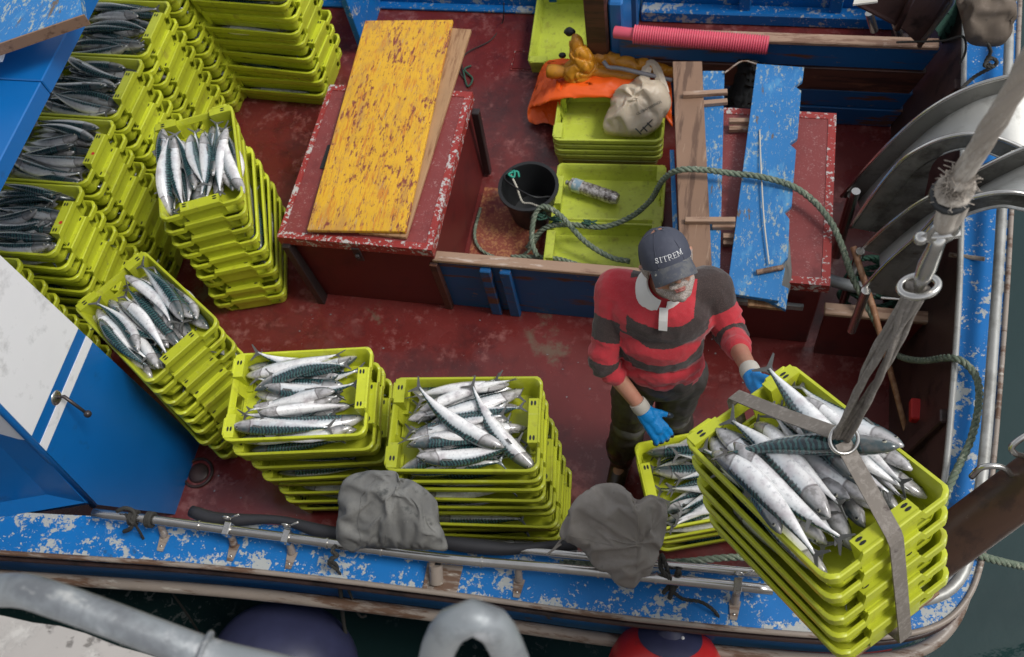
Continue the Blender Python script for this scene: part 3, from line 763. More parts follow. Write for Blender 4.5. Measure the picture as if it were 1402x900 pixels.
for px in (300, 385, 1012):
    p = pathpt(cr, px)
    mb = MB(); mb.box(p + V((-.014, -.026, -.02)), p + V((.014, .026, .026))); mb.tube([p + V((0, -.03, .0)), p + V((0, .03, .0))], .006, 8)
    cl = child(mb, 'rail_clamp', 'steel', B, bevel=.003)
    mb = MB(); c = p + V((.0, .035, .045)); mb.tube([c + V((math.cos(a) * .015, 0, math.sin(a) * .015)) for a in [i * .449 for i in range(14)]], .0045, 6, closed=True)
    mb.tube([c + V((.012, 0, 0)), c + V((.055, .015, .02))], .0045, 6); child(mb, 'clamp_eye', 'steel', cl, smooth=True)
for px in (255, 440, 520, 660, 820, 900):
    p = pathpt(cr, px); mb = MB(); mb.tube([p + V((-.004, 0, 0)), p + V((.004, 0, 0))], .023, 14); child(mb, 'rail_collar', 'steel', B, smooth='auto')
# hawse pipe stub on the gunwale
c = P(598, 775, GZ + .04); mb = MB()
mb.tube([P(598, 798, GZ + .01), c + V((0, 0, .02))], .026, 16); stub = child(mb, 'pipe_stub', 'strake', B, smooth='auto')
child(MB().tube([c + V((0, 0, .018)), c + V((0, 0, .024))], .020, 16), 'pipe_bore', 'black', stub)
mb = MB(); q = [P(578, 808, GZ + .01), P(625, 812, GZ + .01), P(634, 775, GZ + .01), P(585, 770, GZ + .01)]; mb.quadslab(q, .01); child(mb, 'base_plate', 'strake', B, bevel=.002)
# corner plate with bolts under the boom
q = [P(1270, 812, GZ + .018), P(1292, 815, GZ + .018), P(1313, 790, GZ + .018), P(1311, 768, GZ + .018), P(1297, 760, GZ + .018), P(1286, 770, GZ + .018)]
mb = MB(); mb.plate(q, (0, 0, 1), .012); cp = child(mb, 'corner_plate', 'galv', B, bevel=.002)
for p in ((1286, 803), (1300, 770)):
    child(MB().ell(P(*p, GZ + .018), (.012, .012, .008), 10, 6), 'bolt', 'steel', cp, smooth=True)
# cleat pin on the right gunwale
child(MB().tube([P(1300, 349, GZ - .03), P(1348, 355, GZ + .03)], .010, 10), 'gunwale_pin', 'strake', B, smooth=True)
# black rubber hose lying along the near bulwark
for a, nm in (([(262, 700), (300, 712), (380, 712), (440, 728), (478, 735)], 0), ([(600, 742), (650, 748), (700, 752), (745, 748), (790, 745)], 1)):
    mb = MB(); mb.tube(catmull([P(x, y, .80) for x, y in a], .03), [.024 + .006 * math.sin(i * .4) for i in range(len(catmull([P(x, y, .80) for x, y in a], .03)))], 12)
    setmeta(build(mb, 'rubber_matting', 'rubber', smooth=True), ['thick black rubber sleeve lying inside the rail, left of the first hood', 'thick black rubber sleeve lying inside the rail, between the two hoods'][nm], 'rubber sleeve')

# ================================================================== LOCKERS
def locker(name, x0, x1, y0, y1, z, label, hasp=None, slot=None):
    t = thing(name, ((x0 + x1) / 2, (y0 + y1) / 2, 0), label, 'locker')
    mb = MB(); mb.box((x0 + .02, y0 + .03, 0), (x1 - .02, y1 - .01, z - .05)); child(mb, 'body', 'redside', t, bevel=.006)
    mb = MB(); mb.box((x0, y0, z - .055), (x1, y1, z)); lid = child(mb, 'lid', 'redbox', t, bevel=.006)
    e = .035
    mb = MB()
    for a, b in (((x0 - .002, y0 - .002), (x1 + .002, y0 + e)), ((x0 - .002, y0 + e), (x0 + e * .7, y1 - e)), ((x1 - e, y0 + e), (x1 + .002, y1 - e)), ((x0 - .002, y1 - e), (x1 + .002, y1 + .002))):
        mb.box((a[0], a[1], z - .057), (b[0], b[1], z + .004))
    child(mb, 'lid_edging', 'rededge', lid)
    if hasp:
        mb = MB(); mb.box((hasp - .02, y0 - .012, z - .14), (hasp + .02, y0 - .003, z - .03)); mb.tube([(hasp - .01, y0 - .014, z - .09), (hasp + .01, y0 - .014, z - .09)], .014, 8)
        child(mb, 'hasp', 'handle', t, bevel=.002)
    return t, lid
t1, lid1 = locker('deck_locker', -2.13, -1.335, 2.335, 3.32, .60, 'large red wooden locker carrying the wide yellow plank', hasp=-1.73)
mb = MB(); a = P(438, 228, .61); b_ = P(449, 202, .61); mb.box((a.x, a.y - .01, .603), (b_.x + .012, b_.y + .02, .606)); child(mb, 'hand_hole', 'black', lid1)
mb = MB()
mb.hexa([V((-2.10, 2.30, 0)), V((-2.06, 2.30, 0)), V((-2.06, 2.36, 0)), V((-2.10, 2.36, 0)), V((-2.12, 2.31, .55)), V((-2.08, 2.31, .55)), V((-2.08, 2.36, .55)), V((-2.12, 2.36, .55))])
child(mb, 'corner_post', 'handle', t1, bevel=.003)
mb = MB(); a, b_ = P(651, 152, .56), P(668, 236, .02); mb.hexa([b_ + V(o_) for o_ in ((-.02, -.02, 0), (.02, -.02, 0), (.02, .02, 0), (-.02, .02, 0))] + [a + V(o_) for o_ in ((-.02, -.02, 0), (.02, -.02, 0), (.02, .02, 0), (-.02, .02, 0))])
build(mb, 'leaning_post', 'handle', bevel=.004, label='dark metal post standing between the first locker and the bucket', cat='post')
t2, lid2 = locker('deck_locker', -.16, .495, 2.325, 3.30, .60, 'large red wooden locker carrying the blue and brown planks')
mb = MB(); a, b_ = P(1003, 428, .42), P(1100, 436, .42); mb.box((a.x, 2.318, .37), (b_.x, 2.336, .41)); child(mb, 'metal_strap', 'galv', t2, bevel=.003)

# ------------------------------------------------------------------ planks
def plank(q, th, mt, name, label, cat='plank', notch=None):
    q = [V(p) for p in q]
    mb = MB(); mb.quadslab(q, th)
    return build(mb, name, mt, bevel=.003, label=label)
def tagc(o, c, g=None):
    o['category'] = c
    if g: o['group'] = g
    return o
tagc(plank([P(515, 318, .626), P(612, 33, .626), P(645, 40, .626), P(566, 322, .626)][::-1] if False else [P(490, 318, .627), P(556, 325, .627), P(645, 40, .627), P(590, 36, .627)], .022, 'tan', 'plank', 'bare tan board sticking out from under the wide yellow plank'), 'plank')
tagc(plank([P(420, 315, .652), P(555, 317, .652), P(620, 27, .652), P(500, 28, .652)], .022, 'yellow', 'plank', 'wide yellow plank with paint worn to red, on the first locker'), 'plank')
def notched(px, z, th, mt, label, name='plank', rnd_=False):
    pts = [P(x, y, z) for x, y in px]
    mb = MB(); mb.plate(pts, (0, 0, 1), th)
    return tagc(build(mb, name, mt, bevel=.002 if not rnd_ else 0, label=label), 'plank')
notched([(932, 372), (975, 372), (961, 84), (921, 84)], .690, .024, 'wood', 'brown bare plank with grain and a crosswise batten, left end of the second locker')
notched([(958, 400), (985, 400), (992, 97), (962, 97)][:4], .664, .02, 'blueplank', 'narrow blue plank lying under the brown plank on the second locker')
notched([(922, 330), (929, 330), (923, 205), (917, 205)], .64, .03, 'blueplank', 'thin blue slat at the left edge of the second locker')
notched([(995, 401), (1066, 412), (1075, 368), (1070, 362), (1079, 352), (1081, 300), (1074, 291), (1084, 282), (1090, 205), (1081, 197), (1092, 189), (1097, 124), (1088, 118), (1099, 110), (1101, 92), (1036, 87)],
        .695, .025, 'blueplank', 'broad blue plank with notched right edge and white cord')
notched([(1024, 398), (1076, 424), (1080, 395), (1045, 378)], .667, .022, 'blueplank', 'short blue board showing under the near end of the notched plank')
notched([(1024, 418), (1075, 423), (1075, 410), (1024, 405)], .640, .022, 'tan', 'raw wood offcut under the near end of the notched blue plank')
bt = [((935, 128), (996, 124), .716, 9), ((962, 140), (996, 137), .690, 8), ((998, 164), (1030, 164), .660, 8), ((998, 175), (1030, 174), .636, 7), ((938, 300), (1007, 300), .716, 8), ((975, 308), (1007, 308), .690, 7), ((990, 322), (1006, 322), .660, 7), ((990, 331), (1006, 331), .636, 7)]
lb = ['pale batten across the far end of the brown plank', 'lower batten under the far crosspiece of the brown plank', 'upper short batten at the far edge of the locker lid, beside the notched plank', 'lower short batten at the far edge of the locker lid, beside the notched plank',
      'pale batten across the near end of the brown plank', 'lower batten under the near crosspiece of the brown plank', 'upper stub of wood between the brown plank and the notched plank', 'lower stub of wood between the brown plank and the notched plank']
for (a, b_, z, hw), L in zip(bt, lb):
    a3, b3 = P(*a, z), P(*b_, z); n_ = V((-(b3 - a3).y, (b3 - a3).x, 0)).normalized() * .013
    mb = MB(); mb.quadslab([a3 - n_, b3 - n_, b3 + n_, a3 + n_], .024)
    tagc(build(mb, 'batten', 'edgewood', bevel=.002, label=L), 'batten', 'battens among the planks on the second locker')
mb = MB(); mb.tube(catmull([P(1040, 178, .70), P(1042, 230, .712), P(1046, 300, .712), P(1053, 362, .71)], .03), .0035, 6)
tagc(build(mb, 'cord', 'string', smooth=True, label='thin white cord running down the notched blue plank'), 'cord')
mb = MB(); mb.tube([P(1036, 373, .71), P(1072, 366, .71)], .012, 10); tagc(build(mb, 'wooden_toggle', 'wood', smooth='auto', label='short dark wooden toggle at the end of the white cord'), 'toggle')
drape('rag', [P(1070, 350, .66), P(1078, 325, .66), P(1084, 370, .62), P(1080, 402, .56), P(1068, 408, .56), P(1064, 380, .62)], .03, 'canvas', 5, .012, 12, 6, label='grey rag tucked beside the near end of the notched plank', cat='rag')

# ================================================================== CRATES
CL, CW, CH = .60, .40, .115
def crate_bm():
    """lime fish crate, open top; +x end has a raised stepped centre block, -x end two wide corner ledges; slots in both ends"""
    ring = []      # (sx, sy, kind, param) on the unit outline, ccw from (+x, -y corner)
    hl, hw, cr = CL / 2, CW / 2, .035
    ys = [-.170, -.165, -.105, -.092, -.045, -.035, 0, .035, .045, .092, .105, .165, .170]
    P2 = []
    for y in ys: P2.append((hl, y, 'E'))
    for a in (20, 45, 70): P2.append((hl - cr + cr * math.cos(math.radians(a)), hw - cr + cr * math.sin(math.radians(a)), 'C'))
    for x in (.26, .17, .05, -.05, -.17, -.26): P2.append((x, hw, 'L'))
    for a in (110, 135, 160): P2.append((-hl + cr + cr * math.cos(math.radians(a)), hw - cr + cr * math.sin(math.radians(a)), 'C'))
    for y in ys[::-1]: P2.append((-hl, y, 'W'))
    for a in (200, 225, 250): P2.append((-hl + cr + cr * math.cos(math.radians(a)), -hw + cr + cr * math.sin(math.radians(a)), 'C'))
    for x in (-.26, -.17, -.05, .05, .17, .26): P2.append((x, -hw, 'L'))
    for a in (290, 315, 340): P2.append((hl - cr + cr * math.cos(math.radians(a)), -hw + cr + cr * math.sin(math.radians(a)), 'C'))
    n = len(P2)
    def ins(x, y, d):        # inset towards the middle
        return (x * (1 - d / hl), y * (1 - d / hw))
    def lift(i):
        x, y, k = P2[i]
        if k == 'E': return .024 if abs(y) <= .0921 else 0
        if k == 'W': return .012 if abs(y) >= .104 else -.010
        return .004 if k == 'C' else 0
    # outer rows then inner rows: (z, inset)
    outer = [(0, .030), (.016, .027), (.080, .016), (.084, .016), (.087, .001), (CH - .003, 0), (CH, .003)]
    inner = [(CH, .010), (CH - .003, .012), (.084, .021), (.080, .022), (.016, .033), (.010, .036)]
    rows = outer + inner; vs = []
    for z, d in rows:
        for i, (x, y, k) in enumerate(P2):
            X, Y = ins(x, y, d)
            zz = z + (lift(i) if z > .083 else 0) * (1 if z > .1 else .8)
            if k == 'L' and .03 < z < .083 and d < .02: pass
            vs.append(V((X, Y, zz)))
    mb = MB(); fs = []
    def win(i):
        x, y, k = P2[i]; x2, y2, k2 = P2[(i + 1) % n]; m = (y + y2) / 2
        if k == 'E' and k2 == 'E': return .104 < abs(m) < .166
        if k == 'W' and k2 == 'W': return abs(m) < .0351 or False
        return False
    R = len(rows)
    for j in range(R - 1):
        for i in range(n):
            if win(i) and j in (1, R - 3): continue      # slot rows z .022 - .080
            l = (i + 1) % n
            fs.append((j * n + i, j * n + l, (j + 1) * n + l, (j + 1) * n + i))
    # slot borders
    jo = (1, 2); ji = (R - 2, R - 3)                     # outer low, outer high / inner low, inner high
    for i in range(n):
        if not win(i): continue
        l = (i + 1) % n
        a, b = jo; c, d = ji
        fs.append((a * n + i, a * n + l, c * n + l, c * n + i)); fs.append((b * n + i, d * n + i, d * n + l, b * n + l))
        if not win((i - 1) % n): fs.append((a * n + i, c * n + i, d * n + i, b * n + i))
        if not win(l): fs.append((a * n + l, b * n + l, d * n + l, c * n + l))
    fs.append(tuple(reversed(range(n)))); fs.append(tuple((R - 1) * n + i for i in range(n)))
    mb.add(vs, fs)
    # inner blocks and ledges with grip holes
    def block(x0, x1, y0, y1, z1, tap):
        s = 1 if x1 > 0 else -1
        xo, xi = (x1, x0) if s > 0 else (x0, x1)
        mb.hexa([V((xi + s * tap, y0 + .004, .012)), V((xo - s * .012, y0 + .004, .012)), V((xo - s * .012, y1 - .004, .012)), V((xi + s * tap, y1 - .004, .012)),
                 V((xi, y0, z1)), V((xo, y0, z1)), V((xo, y1, z1)), V((xi, y1, z1))])
        mb.box((xi if s > 0 else xo, y0, z1), (xo if s > 0 else xi, y1, z1 + .003))
    block(.252, .291, -.092, .092, CH + .021, .012)
    block(-.291, -.250, -.188, -.085, CH + .006, .010)
    block(-.291, -.250, .085, .188, CH + .006, .010)
    for x, y, z in ((.270, -.072, CH + .0245), (.270, .072, CH + .0245), (-.270, -.150, CH + .0095), (-.270, .150, CH + .0095)):
        for dx in (-.0065, .0065):
            mb.add([V((x + dx + .0045 * math.cos(a), y + .011 * math.sin(a), z + .0006)) for a in [i * math.pi / 4 for i in range(8)]], [tuple(range(8))], 1)
    # ribs on long sides
    for sy in (-1, 1):
        mb.tube([(-.262, sy * .1815, .050), (.262, sy * .1815, .050)], .0035, 5)
    return mb
proto = build(crate_bm(), 'fish_crate', ['lime', 'black'], origin=(0, 0, 0), smooth='auto')
crate_mesh = proto.data
bpy.data.objects.remove(proto)
crate_dirty = crate_mesh.copy(); crate_dirty.materials.clear(); crate_dirty.materials.append(MT['limedirty']); crate_dirty.materials.append(MT['black'])
CRATES = []
def crate(mtx, label, group, dirty=False):
    o = bpy.data.objects.new('fish_crate', crate_dirty if dirty else crate_mesh); COL.objects.link(o)
    o.matrix_world = mtx; setmeta(o, label, 'crate', group); CRATES.append(o); return o

# ================================================================== MACKEREL
def fish_bm(bend=0., sway=0., seg=14, rings=18):
    """x along the fish 0..1 nose to tail root, y dorsal, z across; returns MB and attribute values"""
    prof = [(0, .004, .004), (.02, .010, .009), (.06, .0195, .0145), (.12, .0265, .0195), (.20, .0320, .0235), (.32, .0355, .0255), (.45, .0350, .0250), (.58, .0300, .0220), (.70, .0225, .0165), (.80, .0150, .0110), (.88, .0085, .0065), (.93, .0055, .0045), (.97, .0060, .0030)]
    def pr(t):
        for a, b in zip(prof, prof[1:]):
            if t <= b[0]:
                u = (t - a[0]) / (b[0] - a[0]); return a[1] + (b[1] - a[1]) * u, a[2] + (b[2] - a[2]) * u
        return prof[-1][1:]
    L = .40; vs = []; fv = []; ft = []
    def spine(t):
        x = (t - .5) * L
        return V((x, bend * ((t - .5) ** 2 - .1) * 4 * .02 + 0, sway * math.sin((t - .3) * 4) * .012))
    for j in range(rings + 1):
        t = (j / rings) ** 1.12 * .97
        h, w = pr(t); c = spine(t)
        for k in range(seg):
            a = 2 * math.pi * k / seg
            y = math.sin(a); z = math.cos(a)
            hh = h * (1.0 if y < 0 else .96)
            vs.append(c + V((0, hh * y, w * z))); fv.append(y); ft.append(t)
    fs = []
    for j in range(rings):
        for k in range(seg):
            l = (k + 1) % seg; fs.append((j * seg + k, j * seg + l, (j + 1) * seg + l, (j + 1) * seg + k))
    fs.append(tuple(reversed(range(seg)))); fs.append(tuple(rings * seg + k for k in range(seg)))
    mb = MB().add(vs, fs)
    return mb, fv, ft, spine
def tailfin(spine):
    c = spine(.95); mb = MB()
    o = [(-.010, .004), (.010, .011), (.034, .036), (.039, .035), (.025, .012), (.018, 0), (.025, -.012), (.039, -.035), (.034, -.036), (.010, -.011), (-.010, -.004)]
    top = [c + V((x, y, .0016 - abs(y) * .02)) for x, y in o]; bot = [p - V((0, 0, .0028 - abs(y) * .02)) for p, (x, y) in zip(top, o)]
    n = len(o)
    mb.add(top + bot, [(0, 1, 9, 10), (1, 4, 5, 9), (1, 2, 3, 4), (5, 6, 9), (6, 7, 8, 9)] + [tuple(reversed([i + n for i in f])) for f in [(0, 1, 9, 10), (1, 4, 5, 9), (1, 2, 3, 4), (5, 6, 9), (6, 7, 8, 9)]] + [(i, i + n, (i + 1) % n + n, (i + 1) % n) for i in range(n)])
    return mb
def fish_proto(bend, sway, mat):
    mb, fv, ft, sp = fish_bm(bend, sway)
    o = build(mb, 'mackerel', mat, origin=(0, 0, 0), smooth=True, fix=True)
    for an, vals in (('fv', fv), ('ft', ft)):
        a = o.data.attributes.new(an, 'FLOAT', 'POINT'); a.data.foreach_set('value', vals)
    ABS[o.name] = V((0, 0, 0))
    child(tailfin(sp), 'tail_fin', 'fin', o)
    for s in (-1, 1):
        c = sp(.07) + V((0, .006, s * .0125))
        e = child(MB().ell(c, (.0062, .0062, .0030), 10, 6), 'eye', 'eyewhite', o, smooth=True)
        child(MB().ell(c + V((0, 0, s * .002)), (.0042, .0042, .0022), 8, 5), 'pupil', 'black', e, smooth=True)
    c = sp(.24); mb = MB()
    for s in (-1, 1):
        mb2 = MB(); a = c + V((0, .002, s * .0235))
        mb2.plate([a + V((0, .004, 0)), a + V((.035, .010, s * .001)), a + V((.038, .003, s * .001)), a + V((0, -.004, 0))], (0, 0, 1), .001)
        child(mb2, 'pectoral_fin', 'fin', o)
    c = sp(.40); mb2 = MB(); mb2.plate([c + V((-.02, .034, .0)), c + V((-.006, .050, .0)), c + V((.03, .033, 0))], (0, 0, 1), .001); child(mb2, 'dorsal_fin', 'fin', o)
    return o
FP = {}
for mt in ('fish', 'fishdark'):
    FP[mt] = [fish_proto(b, s, mt) for b, s in ((0, 0), (1, .6), (-1, -.6), (1.8, -1), (-1.6, .9))]
def rigid_set(o, m):
    loc, rot, sca = m.decompose()
    o.location = loc; o.rotation_mode = 'QUATERNION'; o.rotation_quaternion = rot; o.scale = sca
# low detail fish that go into the shared heap
hm, hfv, hft, hsp = fish_bm(0, 0, 8, 9); HV = np.array([list(v) for v in hm.v]); HF = hm.f
heapv = []; heapf = []; hfvv = []; hftt = []; heapn = [0]
tf = tailfin(hsp); TV = np.array([list(v) for v in tf.v]); TF = tf.f
def heap_add(m):
    A = np.array(m)
    for VV, FF, a, b in ((HV, HF, hfv, hft), (TV, TF, [0.1] * len(tf.v), [.9] * len(tf.v))):
        q = VV @ A[:3, :3].T + A[:3, 3]; o = heapn[0]
        heapv.append(q); heapf.extend([tuple(i + o for i in f) for f in FF]); heapn[0] += len(q)
        hfvv.extend(a); hftt.extend(b)

def pile(mtx, n_low, n_top, yaws, roll0, rollv, style, descr, group, hmax=None, base=.012, cross=0, xr=.05, special=None, seed=0, scale=1., order='y', top_z=None):
    """drop fish one by one on the heights already there, in the crate's own frame"""
    r = random.Random(seed); NX, NY = 60, 40
    hf = np.full((NX, NY), base); gx = (np.arange(NX) + .5) / NX * .54 - .27; gy = (np.arange(NY) + .5) / NY * .35 - .175
    GX, GY = np.meshgrid(gx, gy, indexing='ij'); res = []
    tt = [.03, .12, .25, .38, .5, .62, .75, .87]; rr = [.012, .022, .029, .0335, .033, .027, .018, .009]; rw = [.01, .016, .022, .025, .024, .020, .013, .007]
    total = n_low + n_top
    for q in range(total):
        low = q < n_low
        best = None
        for _ in range(26 if q < total - cross else 5):
            sc = scale * r.uniform(.90, 1.07)
            yaw = r.choice(yaws) + r.gauss(0, 5.5)
            if q >= total - cross: yaw = r.choice(yaws) + r.choice((-1, 1)) * r.uniform(20, 38)
            roll = roll0 + r.uniform(-rollv, rollv); flip = r.choice((-1, 1))
            x = r.uniform(-xr, xr); y = r.uniform(-.168, .168)
            if special and q >= total - len(special): x, y, yaw, roll, flip, sc = special[q - total]
            ya = math.radians(yaw); c, s = math.cos(ya), math.sin(ya); ro = math.radians(roll)
            need = []; ok = abs(x + .232 * sc * c) < .276 and abs(y + .232 * sc * s) < .186
            for t, a, b in zip(tt, rr, rw):
                a *= sc; b *= sc
                rv = math.sqrt((b * math.cos(ro)) ** 2 + (a * math.sin(ro)) ** 2); rl = math.sqrt((a * math.cos(ro)) ** 2 + (b * math.sin(ro)) ** 2)
                u = (t - .5) * .40 * sc; px, py = x + u * c, y + u * s
                if abs(px) > .262 or abs(py) > .190 - rl * .6: ok = False
                d2 = (GX - px) ** 2 + (GY - py) ** 2; mk = d2 < (rl * .75) ** 2
                h = hf[mk].max() if mk.any() else base
                hm_ = hf[mk].mean() if mk.any() else base
                need.append((u, .45 * h + .55 * hm_ + rv * .82, rv, rl, px, py))
            if not ok and not (special and q >= total - len(special)):
                continue
            # support line: two points
            fr = max(need[:4], key=lambda e: e[1]); bk = max(need[4:], key=lambda e: e[1])
            sl = (bk[1] - fr[1]) / (bk[0] - fr[0]); sl = max(-.22, min(.22, sl))
            z0 = max(e[1] - sl * e[0] for e in need) * .6 + np.mean([e[1] - sl * e[0] for e in need]) * .4
            if best is None or z0 + abs(sl) * .05 < best[0]: best = (z0 + abs(sl) * .05, z0, sl, need, x, y, yaw, roll, flip, sc)
        if best is None: continue
        _, z0, sl, need, x, y, yaw, roll, flip, sc = best
        if hmax and z0 > hmax and not (special and q >= total - len(special)): continue
        for u, _, rv, rl, px, py in need:
            d2 = (GX - px) ** 2 + (GY - py) ** 2; mk = d2 < rl * rl
            hf[mk] = np.maximum(hf[mk], z0 + sl * u + rv * np.sqrt(np.maximum(0, 1 - d2[mk] / (rl * rl))))
        Mloc = Matrix.Translation((x, y, z0)) @ Matrix.Rotation(math.radians(yaw), 4, 'Z') @ Matrix.Rotation(-math.atan(sl), 4, 'Y') @ Matrix.Rotation(math.radians(roll) * flip, 4, 'X')
        if flip < 0: Mloc = Mloc @ Matrix.Rotation(math.pi, 4, 'X')
        Mloc = Mloc @ Matrix.Scale(sc, 4)
        if low: heap_add(mtx @ Mloc)
        else: res.append((x, y, z0, mtx @ Mloc, q >= total - (len(special) if special else 0), q - total))
    plain = [e for e in res if not e[4]]
    plain.sort(key=lambda e: -e[1] if order == 'y' else e[0])
    NTH = ['first', 'second', 'third', 'fourth', 'fifth', 'sixth', 'seventh', 'eighth', 'ninth', 'tenth', 'eleventh', 'twelfth', 'thirteenth', 'fourteenth', 'fifteenth', 'sixteenth', 'seventeenth', 'eighteenth', 'nineteenth', 'twentieth', 'twenty first', 'twenty second', 'twenty third', 'twenty fourth', 'twenty fifth', 'twenty sixth', 'twenty seventh', 'twenty eighth', 'twenty ninth', 'thirtieth'] + ['thirty ' + w for w in ('first', 'second', 'third', 'fourth', 'fifth', 'sixth', 'seventh', 'eighth', 'ninth')] + ['fortieth', 'forty first', 'forty second', 'forty third']
    for i, e in enumerate(plain + [e for e in res if e[4]]):
        src = r.choice(FP[style]); o = copytree(src); rigid_set(o, e[3])
        if e[4]: lab = SPECIAL[(descr, e[5])]
        else: lab = 'mackerel in %s, %s from its %s' % (descr, NTH[i], group[1])
        setmeta(o, lab, 'fish', group[0])
    return hf
SPECIAL = {}

def frame(x, y, z, ang, tilt=(0, 0)):
    return Matrix.Translation((x, y, z)) @ Matrix.Rotation(math.radians(ang), 4, 'Z') @ Matrix.Rotation(math.radians(tilt[0]), 4, 'X') @ Matrix.Rotation(math.radians(tilt[1]), 4, 'Y')
NTHC = ['topmost', 'second from the top', 'third from the top', 'fourth from the top', 'fifth from the top', 'sixth from the top', 'seventh from the top', 'eighth from the top', 'ninth from the top', 'tenth from the top', 'eleventh from the top', 'twelfth from the top']
def stack(bot, top, n, where, seed, lowfill=8, dirty=False, pitch=None, fishy=True, yaws=(0, 180)):
    """bot, top = (x, y, angle) of the lowest and topmost crate centre; pitch = rise per crate; returns the top crate's frame"""
    r = random.Random(seed)
    for k in range(n):
        t = k / max(1, n - 1); last = k == n - 1
        j = 0 if last else .006
        x = lerp(bot[0], top[0], t) + r.gauss(0, j); y = lerp(bot[1], top[1], t) + r.gauss(0, j)
        a = lerp(bot[2], top[2], t) + (0 if last else r.gauss(0, .8))
        m = frame(x, y, .004 + k * pitch, a, (0, 0) if k == 0 or not fishy else (r.gauss(0, .35), r.gauss(0, .25)))
        d = 'lime fish crate, %s in %s' % (NTHC[n - 1 - k], where)
        crate(m, d, 'lime crates in ' + where, dirty)
        if fishy and not last:
            for q in range(lowfill):
                ym = (q + .5) / lowfill * .33 - .165 + r.gauss(0, .006)
                yaw = r.choice(yaws) + r.gauss(0, 4)
                fm = m @ Matrix.Translation(((q % 2 * 2 - 1) * .045 + r.uniform(-.015, .02), ym, .054 + r.uniform(0, .020))) @ Matrix.Rotation(math.radians(yaw), 4, 'Z') @ Matrix.Rotation(math.radians(r.uniform(0, 360)), 4, 'X')
                heap_add(fm)
    return m
def ctr(pa, pb, z, L, side):
    """centre of a crate from the two pixel corners of its near rim edge (left, right) at height z"""
    a, b = P(*pa, z), P(*pb, z); u = (b - a).normalized(); n_ = V((-u.y, u.x, 0)); m = (a + b) / 2
    return m + n_ * (side / 2), math.degrees(math.atan2(u.y, u.x))
WA = 'the tall stack left of the fisherman'
WB = 'the stack between the slanting and tall stacks'
WC = 'the slanting stack beside the wheelhouse'
WD = 'the free-standing stack left of the yellow plank'
# A
top = frame(0, 0, 0, 0)
def mid(a, b): return ((a[0] + b[0]) / 2, (a[1] + b[1]) / 2)
cA = P(636, 580, .97); cAb = P(690, 697, .115)
mA = stack((cAb.x, cAb.y, 7), (cA.x, cA.y, 7.5), 11, WA, 1, 8, pitch=.0855)
cB = P(408, 538, .93); cBb = P(493, 640, .115)
mB = stack((cBb.x, cBb.y, 9), (cB.x, cB.y, 10), 9, WB, 2, 8, pitch=.101)
cC = P(199, 431, .92); cCb = P(300, 545, .115)
mC = stack((cCb.x, cCb.y, -34), (cC.x, cC.y, -33), 9, WC, 3, 8, pitch=.100)
cD = P(269, 219, .98); cDb = (-2.52, 2.50)
mD = stack((cDb[0], cDb[1], -73), (cD.x, cD.y, -66), 9, WD, 4, 8, pitch=.107)
DA = 'the tall stack\'s top crate'
SPECIAL[(DA, -1)] = 'pale mackerel on top, slanting to the right corner of the tall stack\'s top crate'
SPECIAL[(DA, -2)] = 'pale mackerel lying diagonally over the middle of the tall stack\'s top crate'
pile(mA, 7, 22, (14, 12, 194), -28, 55, 'fish', DA, ('mackerel in the tall stack\'s top crate', 'far rim'), seed=5, xr=.07, hmax=.14, base=.02,
     special=[(-.02, -.01, 145, -25, 1, 1.05), (.14, -.03, 128, -20, 1, 1.05)])
DB = 'the top crate left of centre'
pile(mB, 7, 22, (0, 180), -26, 55, 'fish', DB, ('mackerel in the top crate left of centre', 'far rim'), seed=6, xr=.07, hmax=.135, base=.02)
DC = 'the slanting stack\'s top crate'
pile(mC, 7, 24, (0, 180, 5), 5, 60, 'fish', DC, ('mackerel in the slanting stack\'s top crate', 'far long rim'), seed=8, xr=.07, hmax=.14, cross=3, base=.02)
DD = 'the top crate of the free-standing stack'
pile(mD, 7, 22, (0, 180), 0, 40, 'fish', DD, ('mackerel in the free-standing stack\'s top crate', 'right long rim'), seed=9, xr=.07, hmax=.135, base=.02)
# the row stowed along the port side
ROW = ['the stowed stack nearest the white panel', 'the second stowed stack from the white panel', 'the third stowed stack from the white panel', 'the fourth stowed stack from the white panel', 'the fifth stowed stack from the white panel', 'the farthest stowed stack']
TOPD = ['', 'the stowed top crate nearest the white panel', 'the second stowed top crate from the white panel', 'the third stowed top crate from the white panel', 'the stowed top crate under the roof plank end', 'the farthest stowed top crate']
for i, y in enumerate([1.68, 2.11, 2.52, 2.93, 3.34, 3.75]):
    xr_ = -3.29 + (-.14 if i == 0 else 0)
    n = 9; pt_ = .104
    m = stack((xr_ + (.03 if i else 0), y - .01, 0), (xr_, y, [2, 1, 0, -1, 0, 1][i]), n, ROW[i], 20 + i, 7, pitch=pt_)
    if i:
        pile(m, 5, 14, (0, 180), 30, 28, 'fishdark', TOPD[i], ('mackerel in ' + TOPD[i], 'far rim'), seed=30 + i, xr=.07, hmax=.12, base=.02)
        if i in (1, 2):
            mb = MB(); mb.tube([(.283, -.03, CH + .020), (.283, -.03, CH + .0245)], .009, 12)
            st = build(mb, 'sticker', 'redsticker', origin=(0, 0, 0)); st.parent = CRATES[-1]
    else: pile(m, 6, 8, (0, 180), 30, 28, 'fishdark', 'the stowed crate half hidden by the white panel', ('mackerel in the stowed crate half hidden by the white panel', 'far rim'), seed=30, xr=.09, hmax=.10)
# J: stack behind, long side towards us
cJb = P(449, 144, .0); 
WJ = 'the far stack behind the red locker'
m = stack((-2.70, 3.86, -3), (-2.68, 3.86, -3), 10, WJ, 40, 7, pitch=.103)
